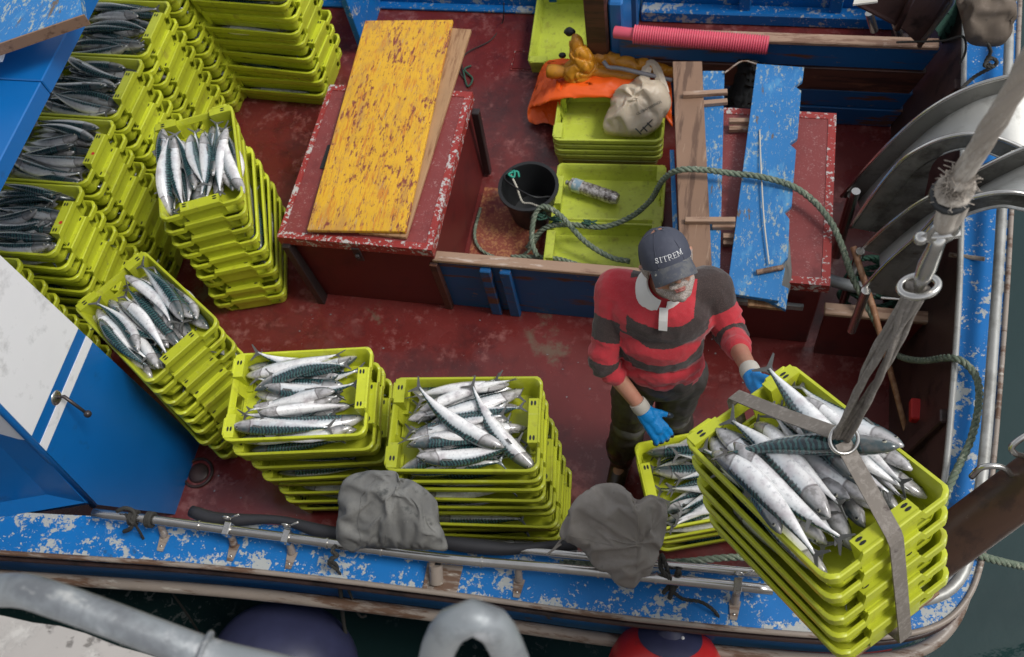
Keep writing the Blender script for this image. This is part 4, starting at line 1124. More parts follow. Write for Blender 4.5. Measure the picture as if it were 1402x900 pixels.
# small stack under the man's glove
cS0 = P(868, 612, .43); cS1 = P(893, 722, .43)
u = (cS0 - cS1).normalized(); n_ = V((u.y, -u.x, 0)); cS = (cS0 + cS1) / 2 + n_ * .30; angS = math.degrees(math.atan2(n_.y, n_.x))
WS = 'the low stack under the gloved hand'
m = stack((cS.x + .03, cS.y, angS + 180), (cS.x, cS.y, angS + 180), 4, WS, 50, 8, pitch=.102)
DS = 'the low stack\'s top crate'
pile(m, 7, 22, (0, 180, 8), 0, 40, 'fish', DS, ('mackerel in the low stack\'s top crate', 'near rim'), seed=51, xr=.07, hmax=.135, base=.02)
# empties
EMP = 'the nested empty crates under the oilskins'
a, b_ = P(757, 190, .26), P(905, 193, .26)
u = (b_ - a).normalized(); n_ = V((-u.y, u.x, 0)); c = (a + b_) / 2 + n_ * .20; ang = math.degrees(math.atan2(u.y, u.x))
for k in range(4):
    o = crate(frame(c.x, c.y, .004 + k * .044, ang + (k % 2) * .5), 'empty lime crate, %s of the nested ones under the orange oilskin' % ['lowest', 'second from the bottom', 'third from the bottom', 'topmost'][k], 'empty crates', True)
E1 = V((c.x, c.y, .25)); E1a = ang
a, b_ = P(762, 222, .12), P(915, 225, .12)
u = (b_ - a).normalized(); n_ = V((u.y, -u.x, 0)); c = (a + b_) / 2 + n_ * .205
o = crate(frame(c.x, c.y, .006, math.degrees(math.atan2(u.y, u.x)) + 180), 'empty lime crate on deck holding the plastic bottle', 'empty crates', True)
E2 = V((c.x, c.y, .02))
c3 = P(830, 335, .10)
o = crate(frame(c3.x - .01, c.y - .375, .03, math.degrees(math.atan2(u.y, u.x)) + 181, (5, 0)), 'empty lime crate crossed by the green rope, nearest the pen coaming', 'empty crates', True)
c4 = P(773, 52, .10)
o = crate(frame(c4.x, c4.y + .07, .03, 93, (0, -3)), 'dirty empty lime crate at the far end beside the wooden post', 'empty crates', True)

# ================================================================== HANGING LOAD
hp = [V((.2097, 1.339, 1.777)), V((-.034, 1.046, 1.788)), V((.366, .623, 1.996)), V((.610, .916, 1.986))]
hc = sum(hp, V()) / 4
ux = ((hp[2] - hp[1]) + (hp[3] - hp[0])).normalized()
uy0 = ((hp[0] - hp[1]) + (hp[3] - hp[2])); uz = ux.cross(uy0).normalized()
uy = uz.cross(ux)
HM = Matrix((ux, uy, uz)).transposed().to_4x4()
def hang(k, dx=0, dy=0):
    m = HM.copy(); m.translation = hc - uz * (CH + k * .098) + ux * dx + uy * dy; return m
WH_ = 'the load hanging from the crane strap'
rr_ = random.Random(3)
for k in range(5):
    m = hang(k, rr_.gauss(0, .003), rr_.gauss(0, .003) - k * .002)
    crate(m, 'lime fish crate, %s in %s' % (NTHC[k], WH_), 'lime crates in the hanging load')
    if k:
        for q in range(8):
            heap_add(m @ Matrix.Translation((rr_.uniform(-.05, .05), (q + .5) / 8 * .30 - .15, .052 + rr_.uniform(0, .016))) @ Matrix.Rotation(math.radians(rr_.choice((0, 180)) + rr_.gauss(0, 4)), 4, 'Z') @ Matrix.Rotation(rr_.uniform(0, 6), 4, 'X'))
DH = 'the hanging top crate'
SPECIAL[(DH, -1)] = 'dark backed mackerel lying on top across the others in the hanging top crate'
SPECIAL[(DH, -2)] = 'mackerel with its tail over the middle of the hanging top crate, beside the strap ring'
pile(hang(0), 7, 42, (0, 180, 176, 5), -42, 40, 'fish', DH, ('mackerel in the hanging top crate', 'far long rim'), seed=64, xr=.06, hmax=.155, cross=3, base=.03, scale=1.0,
     special=[(-.05, .07, 172, -20, 1, 1.1), (0.015, .0, 225 - 0, 32, 1, 1.12)])
# base plate under the load
mb = MB(); m = hang(4); mb.box((-.27, -.17, -.016), (.27, .17, -.002), 0, m)
tagc(build(mb, 'lifting_board', 'wood', bevel=.003, label='thin board strapped under the hanging crates', origin=m.translation), 'board')
# webbing sling
ringc = P(1151, 600, 2.06)
def ribbon(path, w, th, wd, mb=None, seg=None):
    """flat belt along path; wd = width direction"""
    mb = mb or MB(); rows = [[], [], [], []]; n = len(path)
    for i, p in enumerate(path):
        t = (path[min(i + 1, n - 1)] - path[max(0, i - 1)]).normalized(); w_ = wd[i] if isinstance(wd, list) else wd
        w_ = (w_ - t * w_.dot(t)).normalized(); nn = t.cross(w_)
        for r, (a, b) in enumerate(((-1, -1), (1, -1), (1, 1), (-1, 1))): rows[r].append(p + w_ * a * w / 2 + nn * b * th / 2)
    vs = [q for r in rows for q in r]; fs = []
    for r in range(4):
        for i in range(n - 1): fs.append((r * n + i, r * n + i + 1, ((r + 1) % 4) * n + i + 1, ((r + 1) % 4) * n + i))
    fs += [(0, n, 2 * n, 3 * n), (n - 1, 2 * n - 1, 3 * n - 1, 4 * n - 1)]
    return mb.add(vs, fs)
sl = thing('lifting_sling', ringc, 'worn grey webbing sling with steel ring choking the hanging crates', 'sling')
def hl(x, y, z): return hang(0) @ V((x, y, z))
E_L = [hl(-.312, 0, CH + .010), hl(-.300, 0, CH + .024)]
path = [ringc + V((-.005, .01, 0)), lerp(ringc, hl(-.302, .0, CH + .030), .5), hl(-.302, 0, CH + .028), hl(-.312, 0, CH + .004), hl(-.308, 0, -.40), hl(-.27, 0, -.408), hl(.27, 0, -.408), hl(.312, 0, -.395), hl(.314, 0, CH + .0), hl(.306, 0, CH + .028), lerp(ringc, hl(.306, 0, CH + .03), .5), ringc + V((.005, -.01, 0))]
child(ribbon(path, .043, .004, uy), 'sling_belt', 'webbing', sl, bevel=0)
nr = V((.25, -.45, .8)).normalized()
r1 = nr.orthogonal().normalized(); r2 = nr.cross(r1)
child(MB().tube([ringc + (r1 * math.cos(a) + r2 * math.sin(a)) * .036 + nr * .02 for a in [i * math.pi / 14 for i in range(28)]], .0050, 10, closed=True), 'choker_ring', 'steel', sl, smooth=True)
hook = P(1258, 392, 2.74)
sw = (hook - ringc).cross(V((0, -.3, 1))).normalized()
for s_ in (-1, 1):
    mb = MB()
    for st in range(4):
        ln = []
        for k in range(41):
            t = k / 40; c = lerp(ringc, hook, t) + sw * s_ * (.012 * math.sin(math.pi * min(1, t * 1.1 + .05)) + .003)
            a = s_ * (.5 + 2.6 * t); wv = (sw * math.cos(a) + V((0, -.65, .45)) * math.sin(a)).normalized()
            o_ = (st - 1.5) * (.0092 - .002 * math.sin(t * 3.14)); ln.append(c + wv * o_ + (V((0, -.65, .45)) * math.cos(a) - sw * math.sin(a)) * .003 * math.sin(st * 2.2 + t * 7))
        mb.tube(ln, [.0062 + .0008 * math.sin(k * .9 + st) for k in range(41)], 7)
    child(mb, 'sling_leg', 'webbing', sl, smooth=True)
# shackle, swivel and rope
up1 = P(1290, 318, 2.93); up2 = P(1305, 262, 3.06); up3 = P(1345, 195, 3.2); up4 = P(1402, 102, 3.42); up5 = up4 + (up4 - up3) * 4.5
hk = thing('crane_hook', hook, 'shiny steel swivel and shackle joining the sling to the rope', 'hook')
dr = (up1 - hook).normalized(); o1 = dr.orthogonal().normalized(); o2 = dr.cross(o1)
nn = V((.30, -.15, -.9)).normalized(); s1_ = V((1, 0, 0)); s1_ = (s1_ - nn * s1_.dot(nn)).normalized(); s2_ = nn.cross(s1_)
child(MB().tube([hook + (s1_ * math.cos(a) * .034 + s2_ * math.sin(a) * .026) for a in [i * math.pi / 14 for i in range(28)]], .0075, 10, closed=True), 'ring', 'steel', hk, smooth=True)
child(MB().tube([hook - dr * .01, lerp(hook, up1, .15), lerp(hook, up1, .4), lerp(hook, up1, .75), lerp(hook, up1, .95)], [.009, .015, .018, .014, .010], 14), 'swivel_body', 'steel', hk, smooth=True)
mb = MB(); c = up1; 
mb.tube([c + (dr * math.sin(a) * .030 + s1_ * math.cos(a) * .021) for a in [i * math.pi / 10 for i in range(20)]], .007, 10, closed=True)
mb.tube([c - s1_ * .03 - dr * .012, c + s1_ * .032 - dr * .012], .008, 10); mb.ell(c - s1_ * .032 - dr * .012, .013, 10, 7)
child(mb, 'shackle', 'steel', hk, smooth=True)
ho = thing('hoist_rope', up1, 'pale worn hoisting rope with frayed eye above the hook', 'rope')
d2 = (up4 - up2).normalized(); q1 = d2.orthogonal().normalized(); q2 = d2.cross(q1)
child(ropemesh(MB(), [up2 + d2 * .015, up3, up4, up5], .0165, 5, .55, 9), 'rope', 'oldrope', ho, smooth=True)
mb = MB(); mb.tube(catmull([up1 + dr * .02, lerp(up1, up2, .45), up2 + s1_ * .015, up2 + d2 * .05], .01), [.018, .024, .026, .026, .027, .026, .024] + [.024] * 60 if False else .018, 12)
mb.tube(catmull([up1 + dr * .015 + s1_ * .01, lerp(up1, up2, .5) + s1_ * .022 - nn * .01, up2 + s1_ * .005 - nn * .02], .01), .012, 10)
mb.tube(catmull([up2 + q1 * .022, up2 + q2 * .022, up2 - q1 * .022, up2 - q2 * .022], .008, True), .009, 8, closed=True)
child(mb, 'spliced_eye', 'oldrope', ho, smooth=True)
child(MB().tube([up2 - d2 * .02 + q1 * .025 * math.cos(a) + q2 * .025 * math.sin(a) for a in [i * .449 for i in range(14)]], .009, 8, closed=True), 'black_tape', 'black', ho, smooth=True)
mb = MB(); r9 = random.Random(4)
for i in range(420):
    a = r9.uniform(0, 6.28); b0 = up2 + d2 * (r9.gauss(.01, .022)) + (q1 * math.cos(a) + q2 * math.sin(a)) * .016
    o_ = (q1 * math.cos(a + r9.gauss(0, .7)) + q2 * math.sin(a + r9.gauss(0, .7))) * r9.uniform(.002, .009) + d2 * r9.gauss(0, .009)
    mb.tube([b0, b0 + o_ * .6 + d2 * r9.uniform(-.01, .015), b0 + o_ + V((r9.gauss(0, .007), r9.gauss(0, .007), r9.gauss(0, .007)))], .0008, 3)
o = child(mb, 'frayed_strands', 'oldrope', ho); o['kind'] = 'stuff'

# ================================================================== THINGS ON DECK
# bucket
bc = P(722, 305, 0); bc = V((-1.02, 3.0, 0.004))
t = thing('bucket', bc, 'black rubber bucket with white cord on its rim, beside the empty crates', 'bucket')
mb = MB(); pr_ = [(0, .004), (.115, .0), (.118, .01), (.150, .23), (.164, .235), (.164, .25), (.146, .25), (.140, .235), (.108, .02), (0, .016)]
sg = 36; vs = []; fs = []
for r, z in pr_:
    for k in range(sg): a = 2 * math.pi * k / sg; vs.append(bc + V((r * math.cos(a), r * math.sin(a), z)))
for j in range(len(pr_) - 1):
    for k in range(sg): l = (k + 1) % sg; fs.append((j * sg + k, j * sg + l, (j + 1) * sg + l, (j + 1) * sg + k))
mb.add(vs, fs); child(mb, 'tub', 'black', t, smooth='auto')
mb = MB(); mb.tube(catmull([bc + V((-.1, .11, .25)), bc + V((-.13, .02, .27)), bc + V((.04, -.1, .30)), bc + V((.13, -.06, .25))], .02), .005, 8); child(mb, 'bucket_handle', 'black', t, smooth=True)
c = P(700, 240, .26)
mb = MB(); mb.tube(catmull([c + V((-.02, .0, 0)), c + V((.015, .015, .02)), c + V((.02, -.02, .01)), c + V((-.01, -.01, .02)), c + V((.03, .02, .01)), c + V((.045, -.01, .0))], .008), .006, 6); child(mb, 'twine_knot', 'teal', t, smooth=True)
mb = MB(); ropemesh(mb, [c, P(707, 255, .26), P(715, 276, .20), P(728, 279, .22), P(745, 286, .25)], .006, 2, .03, 5); child(mb, 'cord', 'string', t, smooth=True)
# plastic bottle in the empty crate
a, b_ = P(776, 250, .075), P(846, 273, .075); d = (b_ - a); Lb = d.length; d.normalize(); o1 = d.orthogonal().normalized(); o2 = d.cross(o1)
t = thing('plastic_bottle', a, 'clear plastic bottle stuffed with silvery bits, lying in the empty crate', 'bottle')
mb = MB(); pf = [(0, .010), (.02, .012), (.05, .018), (.09, .036), (.3, .038), (.34, .035), (.38, .038), (.62, .038), (.66, .035), (.70, .038), (.93, .037), (1, .028)]
mb.tube([a + d * Lb * t_ for t_, r in pf], [r for t_, r in pf], 18)
mBt = NT('crinkled silver bottle', .18); vb = mBt.co(); nb = mBt.noise(vb, 38, 5, .7); mBt.color(mBt.mix(mBt.ramp(nb, [(.4, 0), (.5, .5), (.6, 1)]), (.10, .08, .07), (.62, .58, .56))); mBt.b.inputs['Metallic'].default_value = .3; mBt.bump(mBt.noise(vb, 50, 4), .8, .004)
child(mb, 'body', mBt.m, t, smooth='auto')
mLb = NT('pale blue label', .3); vb = mLb.co(); mLb.color(mLb.mix(mLb.ramp(mLb.noise(vb, 40, 5), [(.45, 0), (.55, 1)]), (.22, .33, .42), (.5, .52, .52)))
mb = MB(); mb.tube([a + d * Lb * .14, a + d * Lb * .30], .0390, 18); child(mb, 'label_band', mLb.m, t, smooth='auto')
mb = MB(); mb.tube([a - d * .004, a + d * .016], .013, 12); child(mb, 'bottle_cap', 'gumgrey', t, smooth='auto')

# green mooring rope: over the empties, the planks and out over the gunwale
gr_ = [P(736, 352, .10), P(728, 330, .13), P(732, 295, .22), P(745, 283, .26), P(768, 296, .24), P(800, 330, .17), P(835, 352, .14), P(862, 358, .14)]
build(ropemesh(MB(), gr_ , .0150), 'green_rope', 'rope', smooth=True, label='short green rope end looped over the nearest empty crate', cat='rope')
gl = [P(722, 340, .06), P(735, 322, .10), P(752, 310, .15), P(785, 308, .18), P(825, 311, .20), P(862, 298, .24), P(890, 275, .40), P(908, 246, .62), P(930, 233, .735), P(965, 233, .745), P(1005, 238, .73), P(1040, 242, .735), P(1080, 253, .72), P(1110, 272, .68), P(1135, 300, .66), P(1152, 335, .62), P(1165, 375, .55), P(1180, 405, .5), P(1198, 440, .45), P(1212, 470, .30), P(1232, 488, .35), P(1262, 494, .55), P(1300, 490, .76), P(1322, 498, .79), P(1338, 520, .79), P(1340, 555, .79), P(1330, 600, .79), P(1312, 640, .785), P(1298, 672, .785), P(1290, 710, .785), P(1306, 742, .79), P(1345, 762, .76), P(1402, 776, .62), P(1480, 790, .3), P(1600, 800, -.3)]
build(ropemesh(MB(), gl, .0150), 'green_rope', 'rope', smooth=True, label='long green rope arching over the planks and out across the right gunwale', cat='rope')
mb = MB(); r9 = random.Random(8)
for (x, y, z) in ((762, 302, .17), (805, 306, .20), (740, 296, .2)):
    c = P(x, y, z)
    mb.tube(catmull([c + V((r9.gauss(0, .02), r9.gauss(0, .014), r9.gauss(0, .010))) for _ in range(26)], .01), .0045, 5)
build(mb, 'twine_tangle', 'thread', smooth=True, label='tangle of thin green twine whipped round the rope over the empty crates', cat='twine', kind='stuff')
build(ropemesh(MB(), [P(700, 352, .05), P(735, 352, .08), P(765, 355, .14), P(800, 365, .15), P(830, 372, .12)], .0135), 'green_rope', 'rope', smooth=True, label='green rope lying along the inside of the pen coaming', cat='rope')
build(ropemesh(MB(), [P(658, 285, .01), P(650, 318, .02), P(655, 338, .02), P(672, 350, .02), P(700, 356, .02), P(722, 345, .03), P(742, 318, .05)], .009), 'green_rope', 'rope', smooth=True, label='thin green rope end curling on the worn floor of the pen', cat='rope')
build(ropemesh(MB(), [P(740, 770, .70), P(800, 772, .76), P(880, 772, .78), P(950, 768, .78), P(1010, 763, .78), P(1080, 768, .78), P(1140, 790, .76)], .0135), 'green_rope', 'rope', smooth=True, label='green rope running along the near rail behind the second hood', cat='rope')
build(MB().tube(catmull([P(690, 4, .3), P(688, 30, .01), P(672, 55, .012), P(640, 72, .012), P(628, 92, .012), P(636, 108, .012), P(632, 88, .015)], .02), .0035, 6), 'trailing_cord', 'darkrope', smooth=True, label='thin dark cord trailing over the far deck', cat='cord')
mb = MB(); c = P(634, 96, .012); mb.tube(catmull([c, P(640, 118, .012), P(647, 108, .014), c + V((.01, 0, .004)), P(645, 90, .012)], .01), .006, 6)
build(mb, 'cord_loop', 'thread', smooth=True, label='small knotted green loop of cord on the far deck', cat='cord')
# pink hose on the divider
a, b_ = P(868, 47, .66), P(1052, 62, .66); n = 330; path = [lerp(a, b_, i / n) for i in range(n + 1)]
t = thing('ribbed_hose', a, 'pink ribbed hose sleeve lying along the top of the blue divider', 'hose')
child(MB().tube(path, [.046 + .004 * math.sin(i * 2 * math.pi / 6) for i in range(n + 1)], 18), 'ribbed_sleeve', 'pinkhose', t, smooth=True)
child(MB().tube([P(842, 44, .65), P(872, 48, .66)], .032, 16), 'inner_pipe', 'pinkhose', t, smooth='auto')

# orange jacket, mustard oilskin, bag on the empties
Z = .27
o_ = [P(718, 158, .10), P(728, 128, .14), P(744, 90, .2), P(762, 84, .28), P(800, 96, .33), P(850, 98, .34), P(885, 100, .34), P(912, 108, .32), P(921, 140, .28), P(920, 175, .2), P(914, 178, .2), P(912, 138, .28), P(880, 130, .30), P(850, 134, .30), P(800, 132, .31), P(768, 134, .30), P(764, 165, .2), P(754, 172, .10), P(744, 165, .10), P(748, 140, .16), P(742, 142, .14), P(728, 168, .08)]
t = thing('orange_oilskin', P(800, 120, .2), 'bright orange oilskin draped over the far rim of the nested empty crates', 'jacket')
# built as a draped band from the crate rim down the left
def cloth(rows, fold, fsc, seed, th=.006, sub=6):
    """lofted cloth: list of equally long rows of world points"""
    R = [catmull(r, .03) for r in rows]; m = 40
    R = [[r[min(len(r) - 1, int(round(i * (len(r) - 1) / m)))] for i in range(m + 1)] for r in R]
    cols = [catmull([r[i] for r in R], .02) for i in range(m + 1)]; k = 26
    G = [[c[min(len(c) - 1, int(round(j * (len(c) - 1) / k)))] for j in range(k + 1)] for c in cols]
    vs = []; fs = []
    for i in range(m + 1):
        for j in range(k + 1):
            p = G[i][j]; f = (ridge(p, fsc, seed) * .55 + ridge(p, fsc * 2.2, seed + 2) * .25)
            vs.append(p + V((fbm(p, fsc, seed + 5, 2) * fold * .4, fbm(p, fsc, seed + 6, 2) * fold * .4, f * fold)))
    w = k + 1
    for i in range(m):
        for j in range(k): fs.append((i * w + j, (i + 1) * w + j, (i + 1) * w + j + 1, i * w + j + 1))
    n0 = len(vs); vs2 = [p - V((0, 0, th)) for p in vs]
    fs2 = [tuple(q + n0 for q in reversed(f)) for f in fs]
    bd = [i * w for i in range(m + 1)] + [m * w + j for j in range(1, k + 1)] + [i * w + k for i in range(m - 1, -1, -1)] + [j for j in range(k - 1, 0, -1)]
    fs3 = [(bd[i], bd[(i + 1) % len(bd)], bd[(i + 1) % len(bd)] + n0, bd[i] + n0) for i in range(len(bd))]
    return MB().add(vs + vs2, fs + fs2 + fs3)
mb = cloth([[P(762, 82, .20), P(800, 84, .29), P(850, 86, .32), P(900, 88, .30), P(914, 92, .26)],
            [P(745, 90, .17), P(790, 104, .33), P(850, 104, .36), P(895, 108, .34), P(918, 112, .30)],
            [P(732, 120, .12), P(775, 122, .335), P(850, 120, .35), P(893, 124, .335), P(920, 140, .25)],
            [P(722, 150, .06), P(766, 137, .30), P(850, 134, .300), P(888, 136, .30), P(920, 175, .12)]], .022, 8, 31)
child(mb, 'jacket_back', 'orange', t, smooth=True)
mb = cloth([[P(768, 116, .33), P(750, 98, .22), P(740, 104, .14)], [P(768, 130, .31), P(745, 130, .18), P(728, 132, .10)], [P(766, 150, .2), P(748, 150, .12), P(722, 160, .05)], [P(762, 176, .06), P(752, 168, .05), P(734, 170, .03)]], .02, 9, 41, .012)
child(mb, 'jacket_sleeve', 'orange', t, smooth=True)
t = thing('mustard_oilskin', P(800, 90, .3), 'mustard yellow oilskin trousers heaped on the orange oilskin', 'oilskins')
mb = MB(); path = catmull([P(750, 98, .36), P(780, 99, .37), P(815, 98, .37), P(850, 103, .36), P(885, 106, .34)], .015)
mb.tube(path, [.034 + .012 * math.sin(i * .7) * .3 + .006 * ridge(p, 12, 3) for i, p in enumerate(path)], 16)
child(mb, 'rolled_leg', 'mustard', t, smooth=True)
def lump(name, mat, parent, pts, rads, seed, fold=.012, fsc=14, voxel=.008):
    mb = MB()
    for i in range(len(pts) - 1): mb.cap(pts[i], pts[i + 1], rads[i], rads[i + 1], 14)
    rm = remesh(mb, voxel, 6)
    out = []
    for p in rm.v:
        f = -max(0, ridge(p, fsc * .8, seed)) ** 4 * fold * 1.1 - max(0, ridge(p, fsc * 1.7, seed + 4)) ** 4 * fold * .6 + fbm(p, fsc, seed) * fold * .4
        q = p - V(pts[len(pts) // 2]); q = q.normalized() if q.length > 0 else V((0, 0, 1))
        out.append(p + (q * .5 + V((0, 0, .5))) * f)
    rm.v = out
    return child(rm, name, mat, parent, smooth=True)
lump('boot_leg', 'mustard', t, [P(788, 58, .52), P(793, 72, .48), P(800, 88, .42), P(790, 100, .36)], [.045, .062, .075, .085], 3, .024, 11, .006)
lump('folded_top', 'mustard', t, [P(815, 76, .42), P(845, 84, .42), P(875, 90, .42), P(905, 92, .40), P(918, 96, .36)], [.05, .042, .045, .05, .045], 7, .024, 10)
lump('folded_bib', 'mustard', t, [P(780, 96, .36), P(812, 92, .38), P(835, 90, .38)], [.05, .055, .04], 9, .02, 11)
mb = MB(); c = P(780, 44, .55); mb.ell(c, (.035, .025, .022), 14, 8); rm = remesh(mb, .006, 2); rm.v = [p + V((0, 0, 1)) * ridge(p, 30, 2) * .006 for p in rm.v]; child(rm, 'dark_lining', 'black', t, smooth=True)
mb = MB(); mb.ell(P(770, 76, .36), (.022, .018, .016), 10, 6); child(mb, 'dark_buckle', 'black', t, smooth=True)
mb = MB(); mb.tube(catmull([P(826, 84, .46), P(832, 92, .44), P(850, 94, .44), P(885, 102, .42), P(920, 110, .38)], .02), .012, 12)
build(mb, 'grey_hose', 'gumgrey', smooth=True, label='thin grey hose bent across the mustard oilskins', cat='hose')

mbag = NT('thin cream plastic bag', .35); vb = mbag.co(); mbag.color(mbag.mix(mbag.noise(vb, 12, 4), (.58, .47, .34), (.70, .62, .50)))
mbag.b.inputs['Transmission Weight'].default_value = .0; mbag.b.inputs['Subsurface Weight'].default_value = .25; mbag.b.inputs['Subsurface Radius'].default_value = (.03, .02, .015); mbag.bump(mbag.noise(vb, 26, 5, .6, 1.), .6, .008)
t = thing('plastic_bag', P(865, 160, .25), 'crumpled cream plastic bag with dark lettering on the topmost nested empty crate', 'bag')
bag = drape('bag_body', [P(x, y, z) for x, y, z in ((828, 182, .21), (832, 163, .24), (841, 137, .30), (858, 125, .32), (880, 112, .35), (892, 118, .35), (906, 120, .34), (914, 133, .32), (916, 150, .29), (906, 168, .25), (896, 180, .22), (880, 188, .21), (850, 187, .20))], .11, mbag.m, 17, .016, 9, 26, parent=t, sim=.17, step=.011, top=P(868, 158, .29))
hp_ = catmull([P(880, 122, .37), P(884, 100, .42), P(889, 88, .44), P(897, 90, .44), P(903, 106, .41), P(909, 128, .37)], .008)
child(ribbon_(hp_, [.020 + .010 * abs(math.cos(i / len(hp_) * 3.14)) for i in range(len(hp_))]), 'bag_handle', mbag.m, t, smooth='auto')
from mathutils.bvhtree import BVHTree
def bvh(o): return BVHTree.FromPolygons([v.co + ABS[o.name] for v in o.data.vertices], [tuple(p.vertices) for p in o.data.polygons])
def project(tree, px, py, lift=.004):
    d = ray(px, py).normalized(); hit = tree.ray_cast(V((0, 0, H)), d)
    return (hit[0] - d * lift) if hit[0] is not None else None
bb = bvh(bag)
def on_surface(tree, px0, py0, px1, py1, width, zf):
    """text coordinates to a printed line on the surface running between two sighted points"""
    def fn(c):
        t = c.x / width + .5; dx, dy = px1 - px0, py1 - py0; L = math.hypot(dx, dy); k = L / width
        x = px0 + dx * t + dy / L * c.y * k; y = py0 + dy * t - dx / L * c.y * k
        q = project(tree, x, y)
        return q if q is not None else P(x, y, zf)
    return fn
textmesh('ULTRAMARINOS', 1.0, on_surface(bb, 871, 157, 906, 139, 7.6, .35), 'printed_text', 'greytext', t, 0)
mb = MB()
for (x0, y0, x1, y1) in ((877, 180, 893, 164), (880, 174, 886, 180), (886, 168, 892, 174), (870, 176, 878, 184)):
    q = [project(bb, lerp(x0, x1, i / 6), lerp(y0, y1, i / 6), .001) for i in range(7)]; q = [p for p in q if p is not None]
    if len(q) > 2: mb.tube(q, .004, 5)
if mb.v: child(mb, 'printed_mark', 'greytext', t, smooth=True)

# ================================================================== THE FISHERMAN
def mskin():
    m = NT('weathered skin', .48); v = m.co(); b = m.attr('beard')
    n = m.noise(v, 30, 5, .6)
    c = m.mix(n, (.33, .15, .095), (.50, .27, .18))
    c = m.mix(m.ramp(m.noise(v, 11, 3), [(.45, 0), (.7, .5)]), c, (.45, .16, .11))
    hair = m.noise(v, 260, 3, .7)
    bc_ = m.mix(m.ramp(hair, [(.35, 0), (.65, 1)]), (.13, .105, .09), (.55, .52, .48))
    c = m.mix(m.ramp(m.math('ADD', b, m.math('MULTIPLY', m.math('SUBTRACT', hair, .5), .5)), [(.35, 0), (.6, .85)]), c, bc_)
    m.color(c); m.bump(m.noise(v, 180, 4, .7), .35, .0015)
    m.b.inputs['Subsurface Weight'].default_value = .1; m.b.inputs['Subsurface Radius'].default_value = (.01, .004, .002)
    return m.m
MT['skin'] = mskin()
def mknit():
    m = NT('red and brown striped knit', .85); v = m.co(); s = m.attr('stripe')
    n = m.noise(v, 12, 4)
    red = m.mix(n, (.36, .012, .022), (.52, .020, .034)); dk = m.mix(n, (.020, .011, .010), (.040, .024, .021))
    k = m.ramp(s, [(0, 0), (.5, 1)], 'CONSTANT')
    c = m.mix(k, red, dk)
    c = m.mix(m.ramp(m.noise(v, 350, 2), [(.5, 0), (.75, .25)]), c, (.3, .2, .18))
    m.color(c); m.bump(m.noise(v, 420, 2), .5, .0012); m.bump(m.noise(v, 16, 3, .5), .5, .010)
    m.b.inputs['Sheen Weight'].default_value = .25
    return m.m
MT['knit'] = mknit()
J = dict(pel=V((-.175, 1.665, .93)), waist=V((-.175, 1.68, 1.06)), chest=V((-.185, 1.745, 1.25)), neckb=V((-.180, 1.775, 1.40)),
         head=V((-.160, 1.775, 1.545)),
         rs=V((-.345, 1.790, 1.325)), re=V((-.378, 1.600, 1.105)), rw=V((-.235, 1.500, .955)), rh=V((-.170, 1.455, .875)),
         ls=V((-.015, 1.835, 1.325)), le=V((.075, 1.725, 1.185)), lw=P(1026, 506, 1.38), lh=P(1046, 556, 1.45),
         rhip=V((-.265, 1.66, .90)), rk=V((-.300, 1.62, .50)), ra=V((-.345, 1.60, .09)), rt=V((-.365, 1.46, .045)),
         lhip=V((-.09, 1.69, .90)), lk=V((-.115, 1.69, .50)), la=V((-.105, 1.74, .09)), lt=V((-.075, 1.61, .045)))
man = thing('person', (-.22, 1.66, 0), 'man in dark cap, red and brown striped sweater, blue gloves and dark waders', 'person')
# head frame: forward = where the face points, up = crown
fw = V((.34, -.80, .70)).normalized(); upv = V((-.06, -.08, 1)); upv = (upv - fw * upv.dot(fw)).normalized(); rt = fw.cross(upv)   # rt = the man's right-hand side of the view flipped below
rt = upv.cross(fw) * -1
HD = J['head']
def hd(f, s, u): return HD + fw * f + rt * s + upv * u
HR = Matrix((fw, rt, upv)).transposed()
b = MB()
HM4 = HR.to_4x4()
b.ell(hd(-.012, 0, .040), (.097, .076, .090), 20, 14, 0, HR)       # cranium
b.ell(hd(.030, 0, -.020), (.062, .060, .075), 18, 12, 0, HR)       # face
b.ell(hd(.048, 0, -.078), (.038, .042, .030), 14, 9, 0, HR)        # jaw
b.cap(hd(.070, 0, -.098), hd(.060, 0, -.085), .020, .026)          # chin
for s in (-1, 1):
    b.cap(hd(.020, s * .050, -.062), hd(.058, s * .022, -.095), .022, .018)   # jaw line
    b.ell(hd(.062, s * .034, -.022), (.022, .024, .018), 10, 7, 0, HR)     # cheek
    b.cap(hd(.084, s * .012, .026), hd(.072, s * .046, .020), .010, .009)     # brow
    b.cap(hd(-.010, s * .078, -.002), hd(-.016, s * .088, .022), .009, .012)   # ear
    b.cap(hd(-.010, s * .078, -.022), hd(-.014, s * .084, .0), .007, .010)
    b.cap(hd(.090, s * .009, -.024), hd(.094, s * .006, -.026), .009, .009)    # nostril wing
b.cap(hd(.086, 0, .018), hd(.112, 0, -.020), .0085, .0125)         # nose
b.cap(hd(.094, -.018, -.052), hd(.094, .018, -.052), .0065, .0065)   # upper lip
b.cap(hd(.090, -.014, -.064), hd(.090, .014, -.064), .008, .008)   # lower lip
b.cap(hd(.092, -.026, -.045), hd(.092, .026, -.045), .010, .010)   # moustache volume
b.cap(J['neckb'] - V((0, 0, .03)), hd(-.02, 0, -.05), .062, .056, 16)
